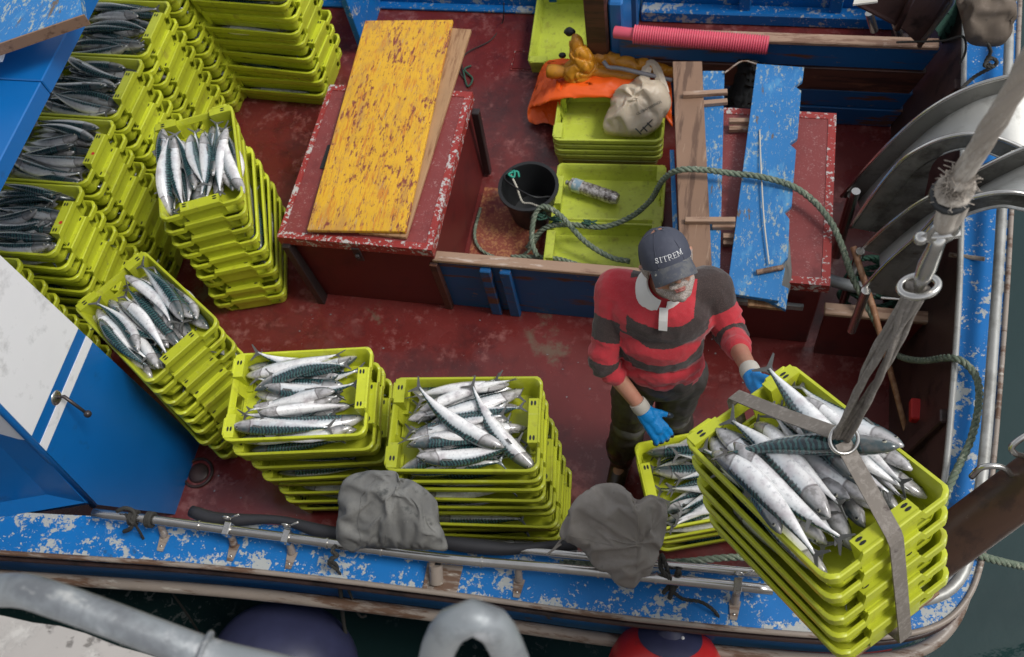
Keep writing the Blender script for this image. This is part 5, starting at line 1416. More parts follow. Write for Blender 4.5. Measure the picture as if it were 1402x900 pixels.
# torso, limbs: one skin
b.ell(J['chest'], (.165, .10, .17), 18, 12); b.ell(J['waist'], (.145, .10, .15), 18, 12); b.ell(J['pel'], (.15, .10, .10), 18, 12)
b.cap(J['chest'] + V((0, .01, .08)), J['neckb'] - V((0, 0, .02)), .09, .06)
for q in 'rl':
    b.cap(J[q + 's'], J[q + 'e'], .050, .040); b.cap(J[q + 'e'], J[q + 'w'], .040, .028)
    b.cap(lerp(J['chest'], J[q + 's'], .4) + V((0, 0, .04)), J[q + 's'], .06, .052)
    b.cap(J[q + 'hip'], J[q + 'k'], .082, .058); b.cap(J[q + 'k'], J[q + 'a'], .056, .038); b.cap(J[q + 'a'], J[q + 't'], .038, .028)
# hands: palm plus five bent fingers; returned as capsule list so glove and hand share them
def hand_caps(w, h, kn, side, curl, thumb, spread=.012, inf=0.):
    """w wrist, h palm centre, kn = palm normal (towards what it holds), side = towards the thumb"""
    d = (h - w).normalized(); kn = (kn - d * kn.dot(d)).normalized(); sd = (side - d * side.dot(d) - kn * side.dot(kn)).normalized()
    C = []
    for i in range(4):
        o = (1.5 - i) * .019
        C.append((w + d * .01 + sd * o * .7, h + d * .035 + sd * o * 1.05, .0145 + inf, .0125 + inf))
    C.append((w + d * .015, h + d * .015, .022 + inf, .024 + inf))
    tips = []
    for i, L in enumerate((.070, .080, .075, .058)):
        o = (1.5 - i) * .020; p = h + d * .036 + sd * o * 1.05; a = 0
        for j, f in enumerate((.42, .32, .26)):
            a += curl[i] * (.6, .9, .7)[j]
            dd = (d * math.cos(a) + kn * math.sin(a) + sd * (1.5 - i) * spread * 6 * (1 if j == 0 else .3)).normalized()
            q = p + dd * L * f
            C.append((p, q, (.0100, .0092, .0085)[j] + inf, (.0092, .0085, .0076)[j] + inf, ('f', i, j))); p = q
        tips.append(p)
    p = w + d * .030 + sd * .026
    for j, (L, r0, r1) in enumerate(((.042, .0145, .0125), (.034, .0118, .0105), (.026, .0102, .0085))):
        a = thumb * (.3 + .35 * j)
        dd = (d * math.cos(.65 - a * .35) + sd * math.sin(.65 - a * .35) + kn * (.25 + .25 * a)).normalized()
        q = p + dd * L; C.append((p, q, r0 + inf, r1 + inf, ('t', 0, j))); p = q
    tips.append(p)
    return C, tips
hands = {}
hands['r'] = hand_caps(J['rw'] + (J['rh'] - J['rw']) * .25, J['rh'], V((-.2, .3, -1)), V((.7, .7, .25)), (.35, .42, .5, .55), .3)
hands['l'] = hand_caps(J['lw'] + (J['lh'] - J['lw']) * .2, J['lh'], V((.9, -.3, .1)), V((-.1, .5, .8)), (.5, .55, .6, .6), .5)
for q in 'rl':
    for c in hands[q][0]: b.cap(c[0], c[1], c[2] * .93, c[3] * .93, 8)
body = remesh(b, .0052, 5)
def beard(p):
    d = p - HD; f, s, u = d.dot(fw), d.dot(rt), d.dot(upv)
    if abs(u) > .16 or d.length > .2: return 0.
    k = 0.
    if u < -.030 and f > -.03 and u > -.125: k = min(1, (-.030 - u) / .022)
    if f > -.02 and f < .045 and abs(s) > .05 and u < .03 and u > -.1: k = max(k, min(1, (.03 - u) / .02))
    if f > .082 and abs(s) < .017 and -.070 < u < -.052: k = 0.
    if u < -.028 and u > -.046 and f > .07 and abs(s) < .036: k = 1.
    if f > .03 and f < .09 and abs(s) > .02 and u > -.055: k *= .25
    return k
bo = child(body, 'body', 'skin', man, smooth=True, attrs={'beard': beard})
# lips, eyes
mlip = mat_plain('lips', (.36, .12, .10), .45)
mb = MB(); mb.cap(hd(.0985, -.016, -.0555), hd(.0985, .016, -.0555), .0038, .0038, 8); mb.cap(hd(.0955, -.013, -.0635), hd(.0955, .013, -.0635), .0050, .0050, 8); child(mb, 'lips', mlip, bo, smooth=True)
for s in (-1, 1):
    e = child(MB().ell(hd(.071, s * .031, .004), .0125, 14, 10), 'eye', 'eyewhite', bo, smooth=True)
    child(MB().ell(hd(.081, s * .031, .002), (.0045, .0055, .0055), 10, 7, 0, HR), 'pupil', 'black', e, smooth=True)
    child(MB().cap(hd(.094, s * .014, .032), hd(.083, s * .046, .028), .0045, .0035, 8), 'eyebrow', 'canvas', bo, smooth=True)
# cap: dome and curved brim
mb = MB(); sg = 40; vs = []; fs = []; rn = 14
for j in range(rn + 1):
    ph = j / rn * math.pi * .5
    for k in range(sg):
        a = 2 * math.pi * k / sg; r = math.cos(ph) ** .75
        front = max(0, math.cos(a))
        p = hd(-.012 + math.cos(a) * r * (.108 + .004 * front), math.sin(a) * r * .088, .030 + math.sin(ph) ** .9 * (.098 + .006 * front) - .012 * (1 - front) * (ph < .2))
        vs.append(p + upv * fbm(p, 18, 2) * .004 + rt * fbm(p, 18, 5) * .003)
for j in range(rn):
    for k in range(sg): l = (k + 1) % sg; fs.append((j * sg + k, j * sg + l, (j + 1) * sg + l, (j + 1) * sg + k))
fs.append(tuple(rn * sg + k for k in range(sg)))
mb.add(vs, fs); capo = child(mb, 'cap', 'cap', man, smooth=True)
for a in [i * math.pi / 3 + math.pi / 6 for i in range(6)]:
    ln = [hd(-.012 + math.cos(a) * math.cos(p_) ** .75 * (.1085 + .004 * max(0, math.cos(a))), math.sin(a) * math.cos(p_) ** .75 * .0885, .030 + math.sin(p_) ** .9 * (.0985 + .006 * max(0, math.cos(a)))) for p_ in [i * math.pi / 2 / 12 for i in range(12)]]
    child(MB().tube(ln, .0012, 5), 'cap_seam', 'cap', capo, smooth=True)
child(MB().ell(hd(-.012, 0, .131), (.007, .007, .004), 10, 6), 'cap_button', 'cap', capo, smooth=True)
top_ = []; rows = []
for j in range(9):
    t = j / 8; row = []
    for k in range(17):
        a = (k / 16 - .5) * 2.05
        ca, sa = math.cos(a), math.sin(a)
        r0x, r0y = .104, .084
        x = -.012 + ca * r0x + t * .056 * (max(0, ca) ** .55); y = sa * r0y * (1 + t * .06)
        u = .040 - t * .040 - (y / .08) ** 2 * (.012 + .016 * t)
        row.append(hd(x, y, u))
    rows.append(row)
mb = strip(rows + [[p - upv * .004 for p in r] for r in rows[::-1]] + [rows[0]]); child(mb, 'cap_brim', 'brim', capo, smooth='auto')
ctree = bvh(capo)
def captext(c):
    a = -c.x * .172 + .03; u = .066 + c.y * .0165
    o_ = hd(-.012, 0, u); d_ = fw * math.cos(a) + rt * (-math.sin(a)) * TS
    hit = ctree.ray_cast(o_ + d_ * .3, -d_)
    return (hit[0] + d_.normalized() * .0016) if hit[0] is not None else o_ + d_ * .105
TS = -1 if (rt.dot(V((1, 0, 0))) < 0) else 1
TS = TS
def serif_text(word, fn, name, mat, parent):
    """bold serif capitals drawn as small strokes on the surface"""
    G = {'S': [[(.75, .78), (.5, .98), (.2, .85), (.22, .62), (.5, .5), (.78, .36), (.78, .12), (.5, 0), (.15, .2)], [(.78, .98), (.78, .72)], [(.14, .3), (.14, .02)]],
         'I': [[(.5, 0), (.5, 1)], [(.25, 0), (.75, 0)], [(.25, 1), (.75, 1)]],
         'T': [[(.5, 0), (.5, 1)], [(.28, 0), (.72, 0)], [(.02, 1), (.98, 1)], [(.02, 1), (.02, .76)], [(.98, 1), (.98, .76)]],
         'R': [[(.2, 0), (.2, 1)], [(.0, 0), (.4, 0)], [(.0, 1), (.6, 1), (.8, .88), (.8, .64), (.6, .52), (.2, .52)], [(.5, .52), (.95, 0), (1.05, 0)]],
         'E': [[(.2, 0), (.2, 1)], [(0, 0), (.88, 0), (.9, .25)], [(0, 1), (.84, 1), (.84, .78)], [(.2, .52), (.62, .52)], [(.62, .64), (.62, .4)]],
         'M': [[(.12, 0), (.12, 1)], [(-.08, 0), (.32, 0)], [(-.08, 1), (.16, 1), (.55, .15), (.94, 1), (1.18, 1)], [(.96, 1), (.96, 0)], [(.76, 0), (1.18, 0)]]}
    wd = {'S': .9, 'I': .62, 'T': 1.0, 'R': 1.05, 'E': .95, 'M': 1.25}
    tot = sum(wd[c] + .14 for c in word); x = -tot / 2; mb = MB()
    for ch in word:
        w_ = wd[ch]
        for st in G[ch]:
            pts_ = [lerp(V((*a, 0)), V((*b_, 0)), t) for a, b_ in zip(st, st[1:]) for t in (0, .5)] + [V((*st[-1], 0))]
            thick = .13 if (abs(st[0][0] - st[-1][0]) < .05 and abs(st[0][1] - st[-1][1]) > .8) or ch == 'S' or len(st) > 3 else .075
            mb.tube([fn(V((x + (p.x if ch != 'I' else p.x - .2) * (w_ / 1.0 if ch != 'I' else 1), p.y - .5, 0))) for p in pts_], thick * .0165 * .62, 5)
        x += w_ + .14
    return child(mb, name, mat, parent, smooth=True)
def captext(c):
    a = c.x * .142 - .02; u = .062 + c.y * .0165 * 1.05
    o_ = hd(-.012, 0, u); d_ = (fw * math.cos(a) + SR * math.sin(a))
    hit = ctree.ray_cast(o_ + d_ * .3, -d_)
    return (hit[0] + d_ * .0012) if hit[0] is not None else o_ + d_ * .105
SR = rt if rt.x > 0 else -rt        # towards the right of the picture
serif_text('SITREM', captext, 'cap_lettering', 'whitetext', capo)

# sweater
b = MB()
b.ell(J['chest'] + V((0, -.004, .01)), (.195, .128, .165), 22, 14); b.ell(lerp(J['chest'], J['waist'], .55) + V((.0, -.015, 0)), (.168, .130, .16), 22, 14)
b.ell(J['waist'] + V((.0, -.010, -.01)), (.160, .125, .12), 22, 14)
b.cap(J['waist'] + V((-.06, -.005, -.05)), J['waist'] + V((.06, -.005, -.05)), .105, .105)
b.cap(J['chest'] + V((0, .015, .06)), J['neckb'] - V((0, 0, .035)), .13, .082)
SL = {}
for q, cf in (('r', .30), ('l', .42)):
    s, e, w = J[q + 's'], J[q + 'e'], J[q + 'w']; wc_ = lerp(e, w, cf); SL[q] = wc_
    b.cap(lerp(J['chest'], s, .35) + V((0, .0, .055)), s, .085, .080)
    b.cap(s, lerp(s, e, .5), .080, .068); b.cap(lerp(s, e, .5), e, .068, .060); b.cap(e, wc_, .060, .048)
sw_ = remesh(b, .0046, 9)
hem = J['waist'] + V((0, 0, -.125))
keep = MB()
def arm_t(p):
    """which arm is nearest and how far along it, from shoulder 0 to wrist 1; distance ratio to torso"""
    best = None
    for q in 'rl':
        s, e, w = J[q + 's'], J[q + 'e'], J[q + 'w']
        for a, b_, t0, t1 in ((s, e, 0, .52), (e, w, .52, 1)):
            ab = b_ - a; t = max(0, min(1, (p - a).dot(ab) / ab.length_squared)); d = (p - a - ab * t).length
            if best is None or d < best[0]: best = (d, q, lerp(t0, t1, t))
    return best
for i, p in enumerate(sw_.v):
    d, q, t = arm_t(p)
    f = ridge(p, 9, 4) * .006 + fbm(p, 14, 2) * .004
    if d < .10 and t > .25: f += math.sin(t * 60 + fbm(p, 10, 3) * 3) * .0035 * (1.2 if .35 < t < .72 else .4)
    c = lerp(J['chest'], J['waist'], .5); o_ = (p - c); o_.z *= .2
    if p.z < 1.12 and d > .09: f += math.sin(p.z * 70 + fbm(p, 8, 7) * 5) * .004
    sw_.v[i] = p + o_.normalized() * f
def stripe(p):
    d, q, t = arm_t(p)
    tor = (p - lerp(J['chest'], J['waist'], .3)); tor.z *= .5
    z = p.z + (p.y - 1.70) * -.35
    if d < .098 and (t > .10) and not (abs(p.x - J['chest'].x) < .135):
        if q == 'r': bands = ((.17, .34), (.50, .60))
        else: bands = ((-1, .22), (.46, .62))
        return 1. if any(a < t < b_ for a, b_ in bands) else 0.
    bands = ((1.286, 1.372), (1.170, 1.225))
    if p.x < J['chest'].x - .11 and z > 1.30: return 0.
    if p.x > J['chest'].x + .125 and z > 1.28: return 1.
    return 1. if any(a < z < b_ for a, b_ in bands) else 0.
sweater = child(sw_, 'sweater', 'knit', man, smooth=True, attrs={'stripe': stripe})
# collar and placket
cb = J['neckb'] + V((0, -.015, .012)); rows = []
nd = (hd(-.02, 0, -.05) - J['neckb']).normalized(); cf_ = (V((.10, -1, 0)) - nd * V((.10, -1, 0)).dot(nd)).normalized(); cs_ = nd.cross(cf_)
outr = []; 
for j, (r, h) in enumerate(((.064, .040), (.070, .043), (.078, .028), (.086, .006), (.092, -.014))):
    row = []
    for k in range(33):
        a = (k / 32) * (2 * math.pi - .35) + .175
        ex = 1.0 + (.28 * (j / 4) * max(0, math.cos(a)) ** 2)
        row.append(cb + cf_ * math.cos(a) * r * ex + cs_ * math.sin(a) * r * 1.02 + nd * (h - .045 * (j / 4) * max(0, math.cos(a)) ** 2 + .012 * (1 - math.cos(a)) * .5))
    rows.append(row)
rows2 = rows + [[p - nd * .004 for p in r] for r in rows[::-1]] + [rows[0]]
child(strip(rows2), 'collar', 'collar', man, smooth='auto')
mb = MB(); st_ = bvh(sweater)
pl_ = []
for t in range(-2, 6):
    c = cb + cf_ * (.07) - V((0, 0, .02 + t * .014)) + V((.012, 0, 0))
    hit = st_.ray_cast(c + V((.02, -.4, .15)), V((-.02, .4, -.15)).normalized()); pl_.append((hit[0] + V((0, -.011, .009))) if hit[0] is not None else c + V((0, -.05, 0)))
child(ribbon(pl_[:7], .030, .005, V((1, 0, .1))), 'shirt_placket', 'collar', man)
# waders
b = MB()
b.ell(J['pel'] + V((0, 0, -.01)), (.162, .118, .12), 20, 12); b.cap(J['pel'] + V((-.03, 0, .05)), J['pel'] + V((.03, 0, .05)), .125, .125)
for q in 'rl':
    b.cap(J[q + 'hip'], lerp(J[q + 'hip'], J[q + 'k'], .5), .104, .090); b.cap(lerp(J[q + 'hip'], J[q + 'k'], .5), J[q + 'k'], .090, .078)
    b.cap(J[q + 'k'], lerp(J[q + 'k'], J[q + 'a'], .5), .078, .076); b.cap(lerp(J[q + 'k'], J[q + 'a'], .5), J[q + 'a'] + V((0, 0, .10)), .076, .070)
tr_ = remesh(b, .008, 6)
tr_.v = [p + V((fbm(p, 9, 3) * .008, ridge(p, 8, 2) * .010 - .004, 0)) + V((0, -math.sin(p.z * 40 + fbm(p, 6, 1) * 5) * .003, 0)) for p in tr_.v]
child(tr_, 'waders', 'trousers', man, smooth=True)
for q in 'rl':
    k = J[q + 'k']; b = MB(); b.ell(k + V((0, -.012, -.005)), (.074, .074, .075), 20, 14); rm = remesh(b, .008, 2); rm.v = [p + V((0, ridge(p, 14, 2) * .004, 0)) for p in rm.v]
    child(rm, 'knee_patch', 'kneepad', man, smooth=True)
    a, t_ = J[q + 'a'], J[q + 't']; b = MB(); b.cap(a + V((0, 0, .16)), a, .070, .058); b.cap(a + V((0, .01, -.03)), t_, .052, .042); b.cap(a + V((0, .03, -.035)), t_ + V((0, 0, -.01)), .045, .036)
    rm = remesh(b, .008, 4); rm.v = [V((p.x, p.y, max(p.z, .004))) for p in rm.v]; child(rm, 'boot', 'boot', man, smooth=True)
# gloves
for q in 'rl':
    C, tips = hands[q]; b = MB()
    for c in C: b.cap(c[0], c[1], c[2] * 1.06 + .0015, c[3] * 1.06 + .0012, 10)
    d_ = (J[q + 'h'] - J[q + 'w']).normalized(); w0 = C[4][0]
    b.cap(w0 - d_ * .030, w0 + d_ * .02, .031, .030, 14)
    rm = remesh(b, .0042, 3); rm.v = [p + V((1, 1, 1)) * fbm(p, 60, 3) * .0012 for p in rm.v]
    g = child(rm, 'glove', 'gloveblue', man, smooth=True)
    b = MB(); b.tube([w0 - d_ * .062, w0 - d_ * .05, w0 - d_ * .03, w0 - d_ * .018], [.033, .0345, .0345, .0325], 20)
    child(b, 'glove_cuff', 'cuff', g, smooth='auto')
    if q == 'r':
        b = MB()
        for c in C:
            if len(c) > 4 and (c[4][0] == 'f' and c[4][2] == 2 or c[4][0] == 't' and c[4][2] == 2): b.cap(c[0], c[1], c[2] * 1.06 + .0022, c[3] * 1.06 + .0022, 12)
        child(b, 'glove_fingertips', 'glovetip', g, smooth=True)

# ================================================================== NET CHUTES AND GEAR ON THE RIGHT
def flange(pxs, Y, depth, th, name, parent, mt='steeldull', roll=True):
    top_ = catmull([PY(x, y, Y) for x, y in pxs], .02); n = len(top_)
    dp = depth if callable(depth) else (lambda t: depth)
    low = []
    for i, p in enumerate(top_):
        t = (top_[min(i + 1, n - 1)] - top_[max(0, i - 1)]).normalized(); nrm = V((t.z, 0, -t.x))
        if nrm.z > 0: nrm = -nrm
        low.append(p + nrm * dp(i / (n - 1)))
    f = V((0, th, 0)); rows = [top_, [p + f for p in top_], [p + f for p in low], low, top_]
    o = child(strip(rows), name, mt, parent, smooth='auto')
    if roll: child(MB().tube([p + f * .5 for p in top_], .009, 8), 'rolled_edge', 'steel', o, smooth=True)
    return top_, low
def chute(label, back, front, Yb, Yf, db, df, posts):
    t = thing('net_chute', PY(*back[0], Yb), label, 'net chute', 'net chutes on the right gunwale')
    tb, lb_ = flange(back, Yb, db, .006, 'back_flange', t)
    tf_, lf_ = flange(front, Yf, df, .006, 'front_flange', t)
    n = 50
    def under(tp, d):
        out = []
        for i, p in enumerate(tp):
            t = (tp[min(i + 1, len(tp) - 1)] - tp[max(0, i - 1)]).normalized(); nrm = V((t.z, 0, -t.x)); nrm = -nrm if nrm.z > 0 else nrm
            out.append(p + nrm * d)
        return [out[int(i * (len(out) - 1) / n)] for i in range(n + 1)]
    A = under(tb, .085); Bq = under(tf_, .085)
    A = [p + V((0, -.0, 0)) for p in A]
    mb = strip([[p for p in A], [p for p in Bq], [p - V((0, 0, .006)) for p in Bq], [p - V((0, 0, .006)) for p in A]])
    child(mb, 'channel_floor', 'steelbright', t, smooth='auto')
    for (x, y, Y, l) in posts:
        a = PY(x, y, Y); mb = MB(); mb.tube([a, a - V((0, 0, l))], .020, 14); child(mb, 'support_tube', 'steel', t, smooth='auto')
    return t
chute('farther curved steel net chute with bright inner channel on the right gunwale',
      [(1152, 270), (1185, 232), (1225, 190), (1270, 152), (1320, 124), (1370, 108), (1420, 100)],
      [(1165, 312), (1195, 268), (1230, 225), (1262, 203), (1300, 188), (1345, 185), (1400, 204), (1440, 235)], 2.95, 2.62, .09, (lambda t: .20 - .12 * min(1, max(0, (t - .25) / .3))), [(1166, 268, 2.93, .55), (1172, 262, 2.8, .55)])
chute('nearer curved steel net chute behind the hoisting rope on the right gunwale',
      [(1180, 342), (1215, 310), (1255, 280), (1300, 256), (1350, 228), (1400, 205), (1450, 190)],
      [(1180, 398), (1215, 360), (1255, 325), (1290, 290), (1330, 272), (1380, 264), (1430, 272)], 2.52, 2.22, .09, (lambda t: .17 - .10 * min(1, max(0, (t - .3) / .3))), [(1178, 344, 2.50, .5), (1186, 398, 2.2, .35)])
# wooden pole, brush
build(MB().tube([P(1168, 338, .62), P(1195, 420, .50), P(1222, 520, .30), P(1251, 630, .12)], [.014, .014, .013, .012], 12), 'wooden_pole', 'pole', smooth='auto', label='worn wooden pole leaning across the side coaming to the deck', cat='pole')
c = PX(1262, 564, .93); t = thing('brush', c, 'small red scrubbing brush with black bristles against the right bulwark', 'brush')
mb = MB(); mb.box(c + V((-.05, -.05, -.02)), c + V((-.005, .05, .03))); child(mb, 'brush_back', 'brushred', t, bevel=.006)
mb = MB(); r9 = random.Random(5)
for i in range(60): p = c + V((-.004, r9.uniform(-.045, .045), r9.uniform(-.015, .025))); mb.tube([p, p + V((.025, r9.gauss(0, .004), r9.gauss(0, .004)))], .003, 4)
o = child(mb, 'bristles', 'black', t); o['kind'] = 'stuff'
# coil of green rope and grey tube beyond the side coaming
mb = MB(); c = V((.74, 2.55, .12)); cp_ = []
for i in range(70):
    a = i * .5; r = .12 + .02 * math.sin(i * 1.3); cp_.append(c + V((r * math.cos(a), r * .8 * math.sin(a), .004 * i + .01 * math.sin(i * 2.1))))
build(ropemesh(mb, cp_, .013, 3, .07, 5), 'rope_coil', 'thread', smooth=True, label='coil of dark green rope on deck under the net chutes', cat='rope')
build(MB().tube([P(1133, 383, .42), P(1165, 392, .42), P(1200, 398, .42)], .028, 14), 'grey_pipe', 'galv', smooth='auto', label='short grey pipe lying behind the side coaming', cat='pipe')
build(MB().tube([P(1206, 408, .44), P(1245, 411, .44)], .006, 8), 'metal_rod', 'steel', smooth='auto', label='thin steel rod on the side coaming', cat='rod')
# gear at the top right: dark chute, tubes, green net, brown bag
t = thing('dark_gear_plate', P(1240, 20, .9), 'large dark sheet metal plate hanging in over the far right corner', 'plate')
q = [P(1172, 6, 1.05), P(1238, 40, .78), P(1260, 62, .66), P(1300, 10, .86), P(1312, -40, 1.1), P(1180, -60, 1.3)]
mb = MB(); mb.plate(q, (-.2, -.3, 1), .02); child(mb, 'sheet', 'maroon', t, bevel=.003)
mb = MB(); mb.tube([P(1258, 64, .68), P(1303, 5, .90), P(1315, -40, 1.1)], .012, 10); child(mb, 'folded_edge', 'steeldull', t, smooth=True)
mb = MB(); mb.tube([P(1228, 40, .80), P(1262, -30, 1.15)], .016, 8); child(mb, 'stiffener', 'maroon', t, smooth=True)
tagc(build(MB().quadslab([P(1168, 6, 1.1), P(1202, 2, 1.1), P(1196, -10, 1.1), P(1172, -10, 1.1)], .01), 'plastic_sheet', 'paper', label='scrap of white plastic at the top beside the dark plate'), 'sheet')
t = thing('pump_fitting', P(1200, 40, 0), 'pair of steel tubes standing behind the divider at the far right', 'fitting')
for a, b_ in (((1190, 18), (1197, 42)), ((1226, 30), (1233, 52))):
    mb = MB(); mb.tube([P(a[0], a[1], .62), P(b_[0], b_[1], .50)], .021, 16); tb_ = child(mb, 'steel_tube', 'steel', t, smooth='auto')
mb = MB(); mb.box((P(1175, 55, .45).x, 3.83, .30), (P(1205, 55, .45).x, 3.98, .44)); child(mb, 'mounting_box', 'strake', t, bevel=.01)
mb = MB(); mb.ell(P(1238, 58, .48), (.045, .045, .05), 14, 8); child(mb, 'pump_head', 'maroon', t, smooth=True)
mb = MB(); r9 = random.Random(15)
for i in range(9): c0 = V((.98 + .0 * i, 3.85 + i * .09, .40)); mb.tube([c0 + V((-.03, .01, -.05)), c0 + V((.04, 0, .34))], .012, 6)
mb = cloth([[P(1282, 40, .70), P(1288, 20, .74), P(1300, 0, .78), P(1305, -30, .8)], [P(1286, 52, .60), P(1296, 30, .66), P(1306, 10, .7), P(1312, -30, .7)], [P(1290, 62, .50), P(1302, 50, .56), P(1312, 30, .6), P(1318, -20, .6)]], .02, 20, 3)
build(mb, 'green_net', 'net', smooth=True, label='dark green netting bunched inside the right gunwale at the top', cat='net')
o_ = [P(1312, -5, .98), P(1345, -18, 1.0), P(1385, -10, .98), P(1384, 20, .98), P(1383, 45, .96), P(1372, 62, .92), P(1345, 64, .9), P(1325, 58, .92), P(1318, 35, .96)]
drape('canvas_hood', o_, .10, 'browncanvas', 22, .022, 8, 20, sim=.24, step=.014, label='brown canvas hood over a post on the right gunwale at the top edge', cat='hood')
build(ropemesh(MB(), [P(1352, 60, .96), P(1356, 72, .90), P(1350, 85, .86), P(1360, 92, .87), P(1348, 90, .87), P(1357, 80, .88), P(1364, 88, .86), P(1335, 105, .80), P(1316, 122, .78)], .009, 3, .05), 'tie_rope', 'darkrope', smooth=True, label='dark tie rope knotted under the brown hood', cat='rope')
build(MB().tube(catmull([P(1228, 58, .7), P(1290, 56, .85), P(1318, 50, .92), P(1322, 70, .82), P(1314, 88, .78)], .02), .006, 6), 'thin_hose', 'darkrope', smooth=True, label='thin dark line looping from the divider to the right gunwale', cat='cord')
# black net behind the planks
mb = cloth([[P(1010, 84, .45), P(1030, 84, .5), P(1050, 90, .45)], [P(1000, 110, .3), P(1025, 115, .36), P(1050, 120, .3)], [P(992, 145, .12), P(1015, 150, .2), P(1050, 152, .1)]], .03, 16, 13)
build(mb, 'black_net', 'blacknet', smooth=True, label='black netting heaped behind the second locker, between the planks', cat='net')
build(MB().tube(catmull([P(992, 100, .68), P(1016, 84, .62), P(1036, 88, .6)], .02), .005, 6), 'bent_wire', 'strake', smooth=True, label='bent wire between the narrow blue plank and the notched plank', cat='wire')

# boom at the lower right
t = thing('boom', P(1262, 775, GZ), 'thick brown boom rising over the corner of the gunwale', 'boom')
ba, bb_ = P(1240, 788, .84), P(1402, 668, 1.25); bd = (bb_ - ba)
mb = MB(); mb.tube([ba, ba + bd * .5, bb_, bb_ + bd * 4.], [.088, .087, .085, .080], 28); child(mb, 'boom_tube', 'rustpipe', t, smooth='auto')
for k, (f, s) in enumerate(((.72, -1), (.98, -1))):
    base_ = ba + bd * f
    up = V((-.2, .45, .5)).normalized()
    if k == 0: pts_ = [P(1388, 655, 1.30), P(1372, 640, 1.36), P(1345, 640, 1.36), P(1330, 653, 1.30)]
    else: pts_ = [P(1410, 625, 1.34), P(1392, 622, 1.38), P(1385, 612, 1.40), P(1402, 598, 1.42), P(1420, 590, 1.42)]
    child(MB().tube(catmull(pts_, .01), .010, 10), 'steel_hook', 'steel', t, smooth=True)

# fenders
def fender(name, c, r, stretch, mt, label, cap_=None):
    t = thing(name, c, label, 'fender')
    mb = MB(); mb.ell(c, (r * stretch[0], r * stretch[1], r * stretch[2]), 40, 24); b = child(mb, 'buoy_ball', mt, t, smooth=True)
    return t, b
c = P(911, 925, .42)
t, b = fender('round_fender', c, .228, (1, .95, 1), 'fenderred', 'round red fender with navy top hanging below the gunwale')
mb = MB(); vs = []; fs = []; sg = 32
axd = V((.02, .62, .78)).normalized(); o1 = axd.orthogonal().normalized(); o2 = axd.cross(o1)
for j in range(9):
    ph = j / 8 * .56
    for k in range(sg): a = 2 * math.pi * k / sg; vs.append(c + (axd * math.cos(ph) + (o1 * math.cos(a) + o2 * math.sin(a)) * math.sin(ph)) * .2295)
for j in range(8):
    for k in range(sg): l = (k + 1) % sg; fs.append((j * sg + k, j * sg + l, (j + 1) * sg + l, (j + 1) * sg + k))
mb.add(vs, fs); child(mb, 'navy_cap', 'fenderblue', t, smooth=True)
mb = MB(); mb.tube([c + axd * .222, c + axd * .26], [.055, .032], 16); mb.tube([c + axd * .27 + o1 * math.cos(a) * .022 + axd * math.sin(a) * .022 for a in [i * .393 for i in range(16)]], .009, 8, closed=True); child(mb, 'lashing_eye', 'fenderblue', t, smooth='auto')
mb = MB(); mb.ell(c + (axd + o1 * -.18 + V((.32, 0, 0))).normalized() * .2295, (.007, .008, .006), 10, 6); child(mb, 'valve', 'whitetext', t, smooth=True)
top_e = c + axd * .29
def lash(name, pts, label, r=.009):
    build(ropemesh(MB(), pts, r, 3, .05, 5), name, 'darkrope', smooth=True, label=label, cat='rope')
lash('fender_lashing', [top_e, P(914, 835, .60), P(918, 815, .77), P(926, 800, .79), P(915, 790, .87), P(905, 778, .87), P(906, 760, .84), P(912, 775, .88), P(916, 800, .80), P(908, 812, .79), P(922, 795, .80), P(928, 782, .88), P(930, 790, .8), P(920, 806, .8), P(912, 850, .5), top_e + V((.01, 0, 0))], 'dark lashing tying the red fender to the near rail')
lash('lashing_tail', [P(918, 808, .79), P(935, 820, .77), P(958, 824, .77), P(975, 834, .77), P(988, 850, .72)], 'loose dark rope tail lying on the gunwale right of the red fender lashing', .007)
c = P(390, 912, .05)
t, b = fender('navy_fender', c, .335, (1.0, .85, .85), 'fenderblue', 'large navy fender floating between hull and quay, partly cut by the bottom edge')
lash('fender_line', [P(463, 742, .84), P(455, 755, .87), P(462, 760, .86), P(452, 768, .85), P(460, 775, .78), P(465, 800, .60), P(470, 850, .2), P(478, 900, -.1), P(484, 960, -.5)], 'dark line from the near rail down past the navy fender')
lash('line_tail', [P(455, 762, .86), P(450, 772, .84), P(465, 785, .75), P(480, 815, .5), P(492, 843, .3), P(502, 843, .28)], 'short loose end beside the line at the navy fender', .006)
lash('mooring_line', [P(172, 704, .86), P(180, 716, .87), P(186, 720, .84), P(200, 745, .70), P(225, 795, .3), P(262, 850, -.3), P(280, 880, -.8)], 'thin dark mooring line running from the rail end into the water', .006)
mb = MB()
for px in (158, 182):
    cc = pathpt(cr, px); 
    for q in range(3): mb.tube([cc + V((.008 * q + (.0), 0, 0)) + V((0, math.cos(a) * .027, math.sin(a) * .027)) for a in [i * .449 for i in range(14)]], .008, 6, closed=True)
cc = pathpt(cr, 160); mb.tube(catmull([P(160, 700, .87), P(172, 696, .88), P(184, 702, .87), P(180, 722, .84), P(170, 728, .80)], .01), .009, 6)
build(mb, 'rail_whipping', 'darkrope', smooth=True, label='dark rope wrapped round the left end of the rail', cat='rope')

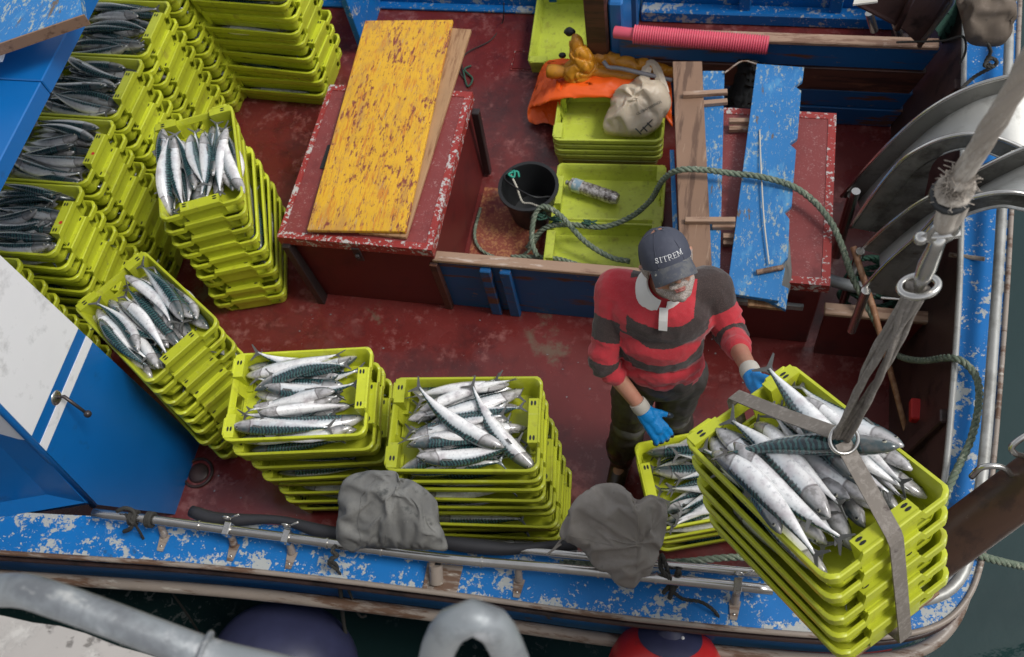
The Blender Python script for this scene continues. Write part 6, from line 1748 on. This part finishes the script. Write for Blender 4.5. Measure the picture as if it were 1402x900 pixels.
# canvas hoods on the near rail
def hood(pxs, zc, seed, mt, label, bulge, seam, fold, fsc, top=None):
    o = drape('canvas_hood', [P(x, y, z) for x, y, z in pxs], bulge, mt, seed, fold, fsc, 34, label=label, cat='hood', sim=.14, step=.011, top=top)
    tr = bvh(o)
    if seam:
        for sline in seam:
            q = [project(tr, lerp(a[0], b_[0], k / 8), lerp(a[1], b_[1], k / 8), .0005) for a, b_ in zip(sline, sline[1:]) for k in range(8)]
            q = [p for p in q if p is not None]
            if len(q) > 4: child(MB().tube(q, .0016, 5), 'seam', mt, o, smooth=True)
    return o
hood([(480, 657, 1.02), (500, 652, 1.05), (530, 656, 1.06), (545, 668, 1.06), (575, 678, 1.02), (598, 692, .98), (602, 715, .94), (613, 752, .88), (585, 753, .88), (545, 752, .88), (500, 750, .88), (482, 757, .86), (466, 742, .88), (463, 705, .95), (468, 672, 1.0)], 1, 3, 'canvas',
     'grey canvas hood over a rail post in front of the tall crate stack', .085, [[(516, 654), (495, 680), (490, 715), (495, 745)], [(525, 752), (530, 730)]], .028, 6.5, P(545, 690, 1.0))
o = hood([(795, 682, 1.06), (820, 670, 1.08), (843, 667, 1.10), (862, 676, 1.10), (872, 684, 1.08), (895, 683, 1.04), (912, 690, 1.0), (912, 705, .98), (902, 740, .92), (893, 760, .88), (888, 790, .84), (876, 792, .84), (868, 806, .82), (848, 802, .82), (832, 788, .84), (812, 772, .86), (795, 752, .9), (768, 737, .94), (768, 722, .96), (780, 700, 1.02)], 1, 8, 'canvas2',
     'beige grey canvas hood on the near rail between the tall stack and the fisherman', .085, [[(872, 686), (874, 720), (873, 755), (872, 785)], [(873, 751), (840, 748), (800, 738), (772, 732)]], .026, 6.0, P(872, 752, .93))
mb = MB(); mb.tube(catmull([P(775, 733, .93), P(766, 742, .9), P(758, 752, .88), P(748, 760, .86), P(768, 745, .9)], .01), .004, 6)
ob = child(mb, 'tie_cord', 'canvas2', o, smooth=True)
# posts under the hoods
for (x, y, nm) in ((530, 740, 'upright tube under the grey hood'), (845, 768, 'upright tube under the beige hood')):
    b0 = P(x, y, GZ); tagc(build(MB().tube([b0, b0 + V((0, 0, .22))], .02, 12), 'rail_post', 'steel', smooth='auto', label=nm), 'post')

# ================================================================== SHARED HEAP OF DEEPER FISH
mb = MB(); hv = np.concatenate(heapv)
me = bpy.data.meshes.new('mackerel_heap'); me.from_pydata(hv.tolist(), [], heapf); me.materials.append(MT['fish'])
for an, vals in (('fv', hfvv), ('ft', hftt)):
    a = me.attributes.new(an, 'FLOAT', 'POINT'); a.data.foreach_set('value', vals)
me.polygons.foreach_set('use_smooth', [True] * len(me.polygons))
o = bpy.data.objects.new('mackerel', me); COL.objects.link(o)
setmeta(o, 'mackerel packed in the lower crates and beneath the top layer of every stack', 'fish', None, 'stuff')
for lst in FP.values():
    for f in lst:
        for ch in f.children_recursive: bpy.data.objects.remove(ch)
        bpy.data.objects.remove(f)
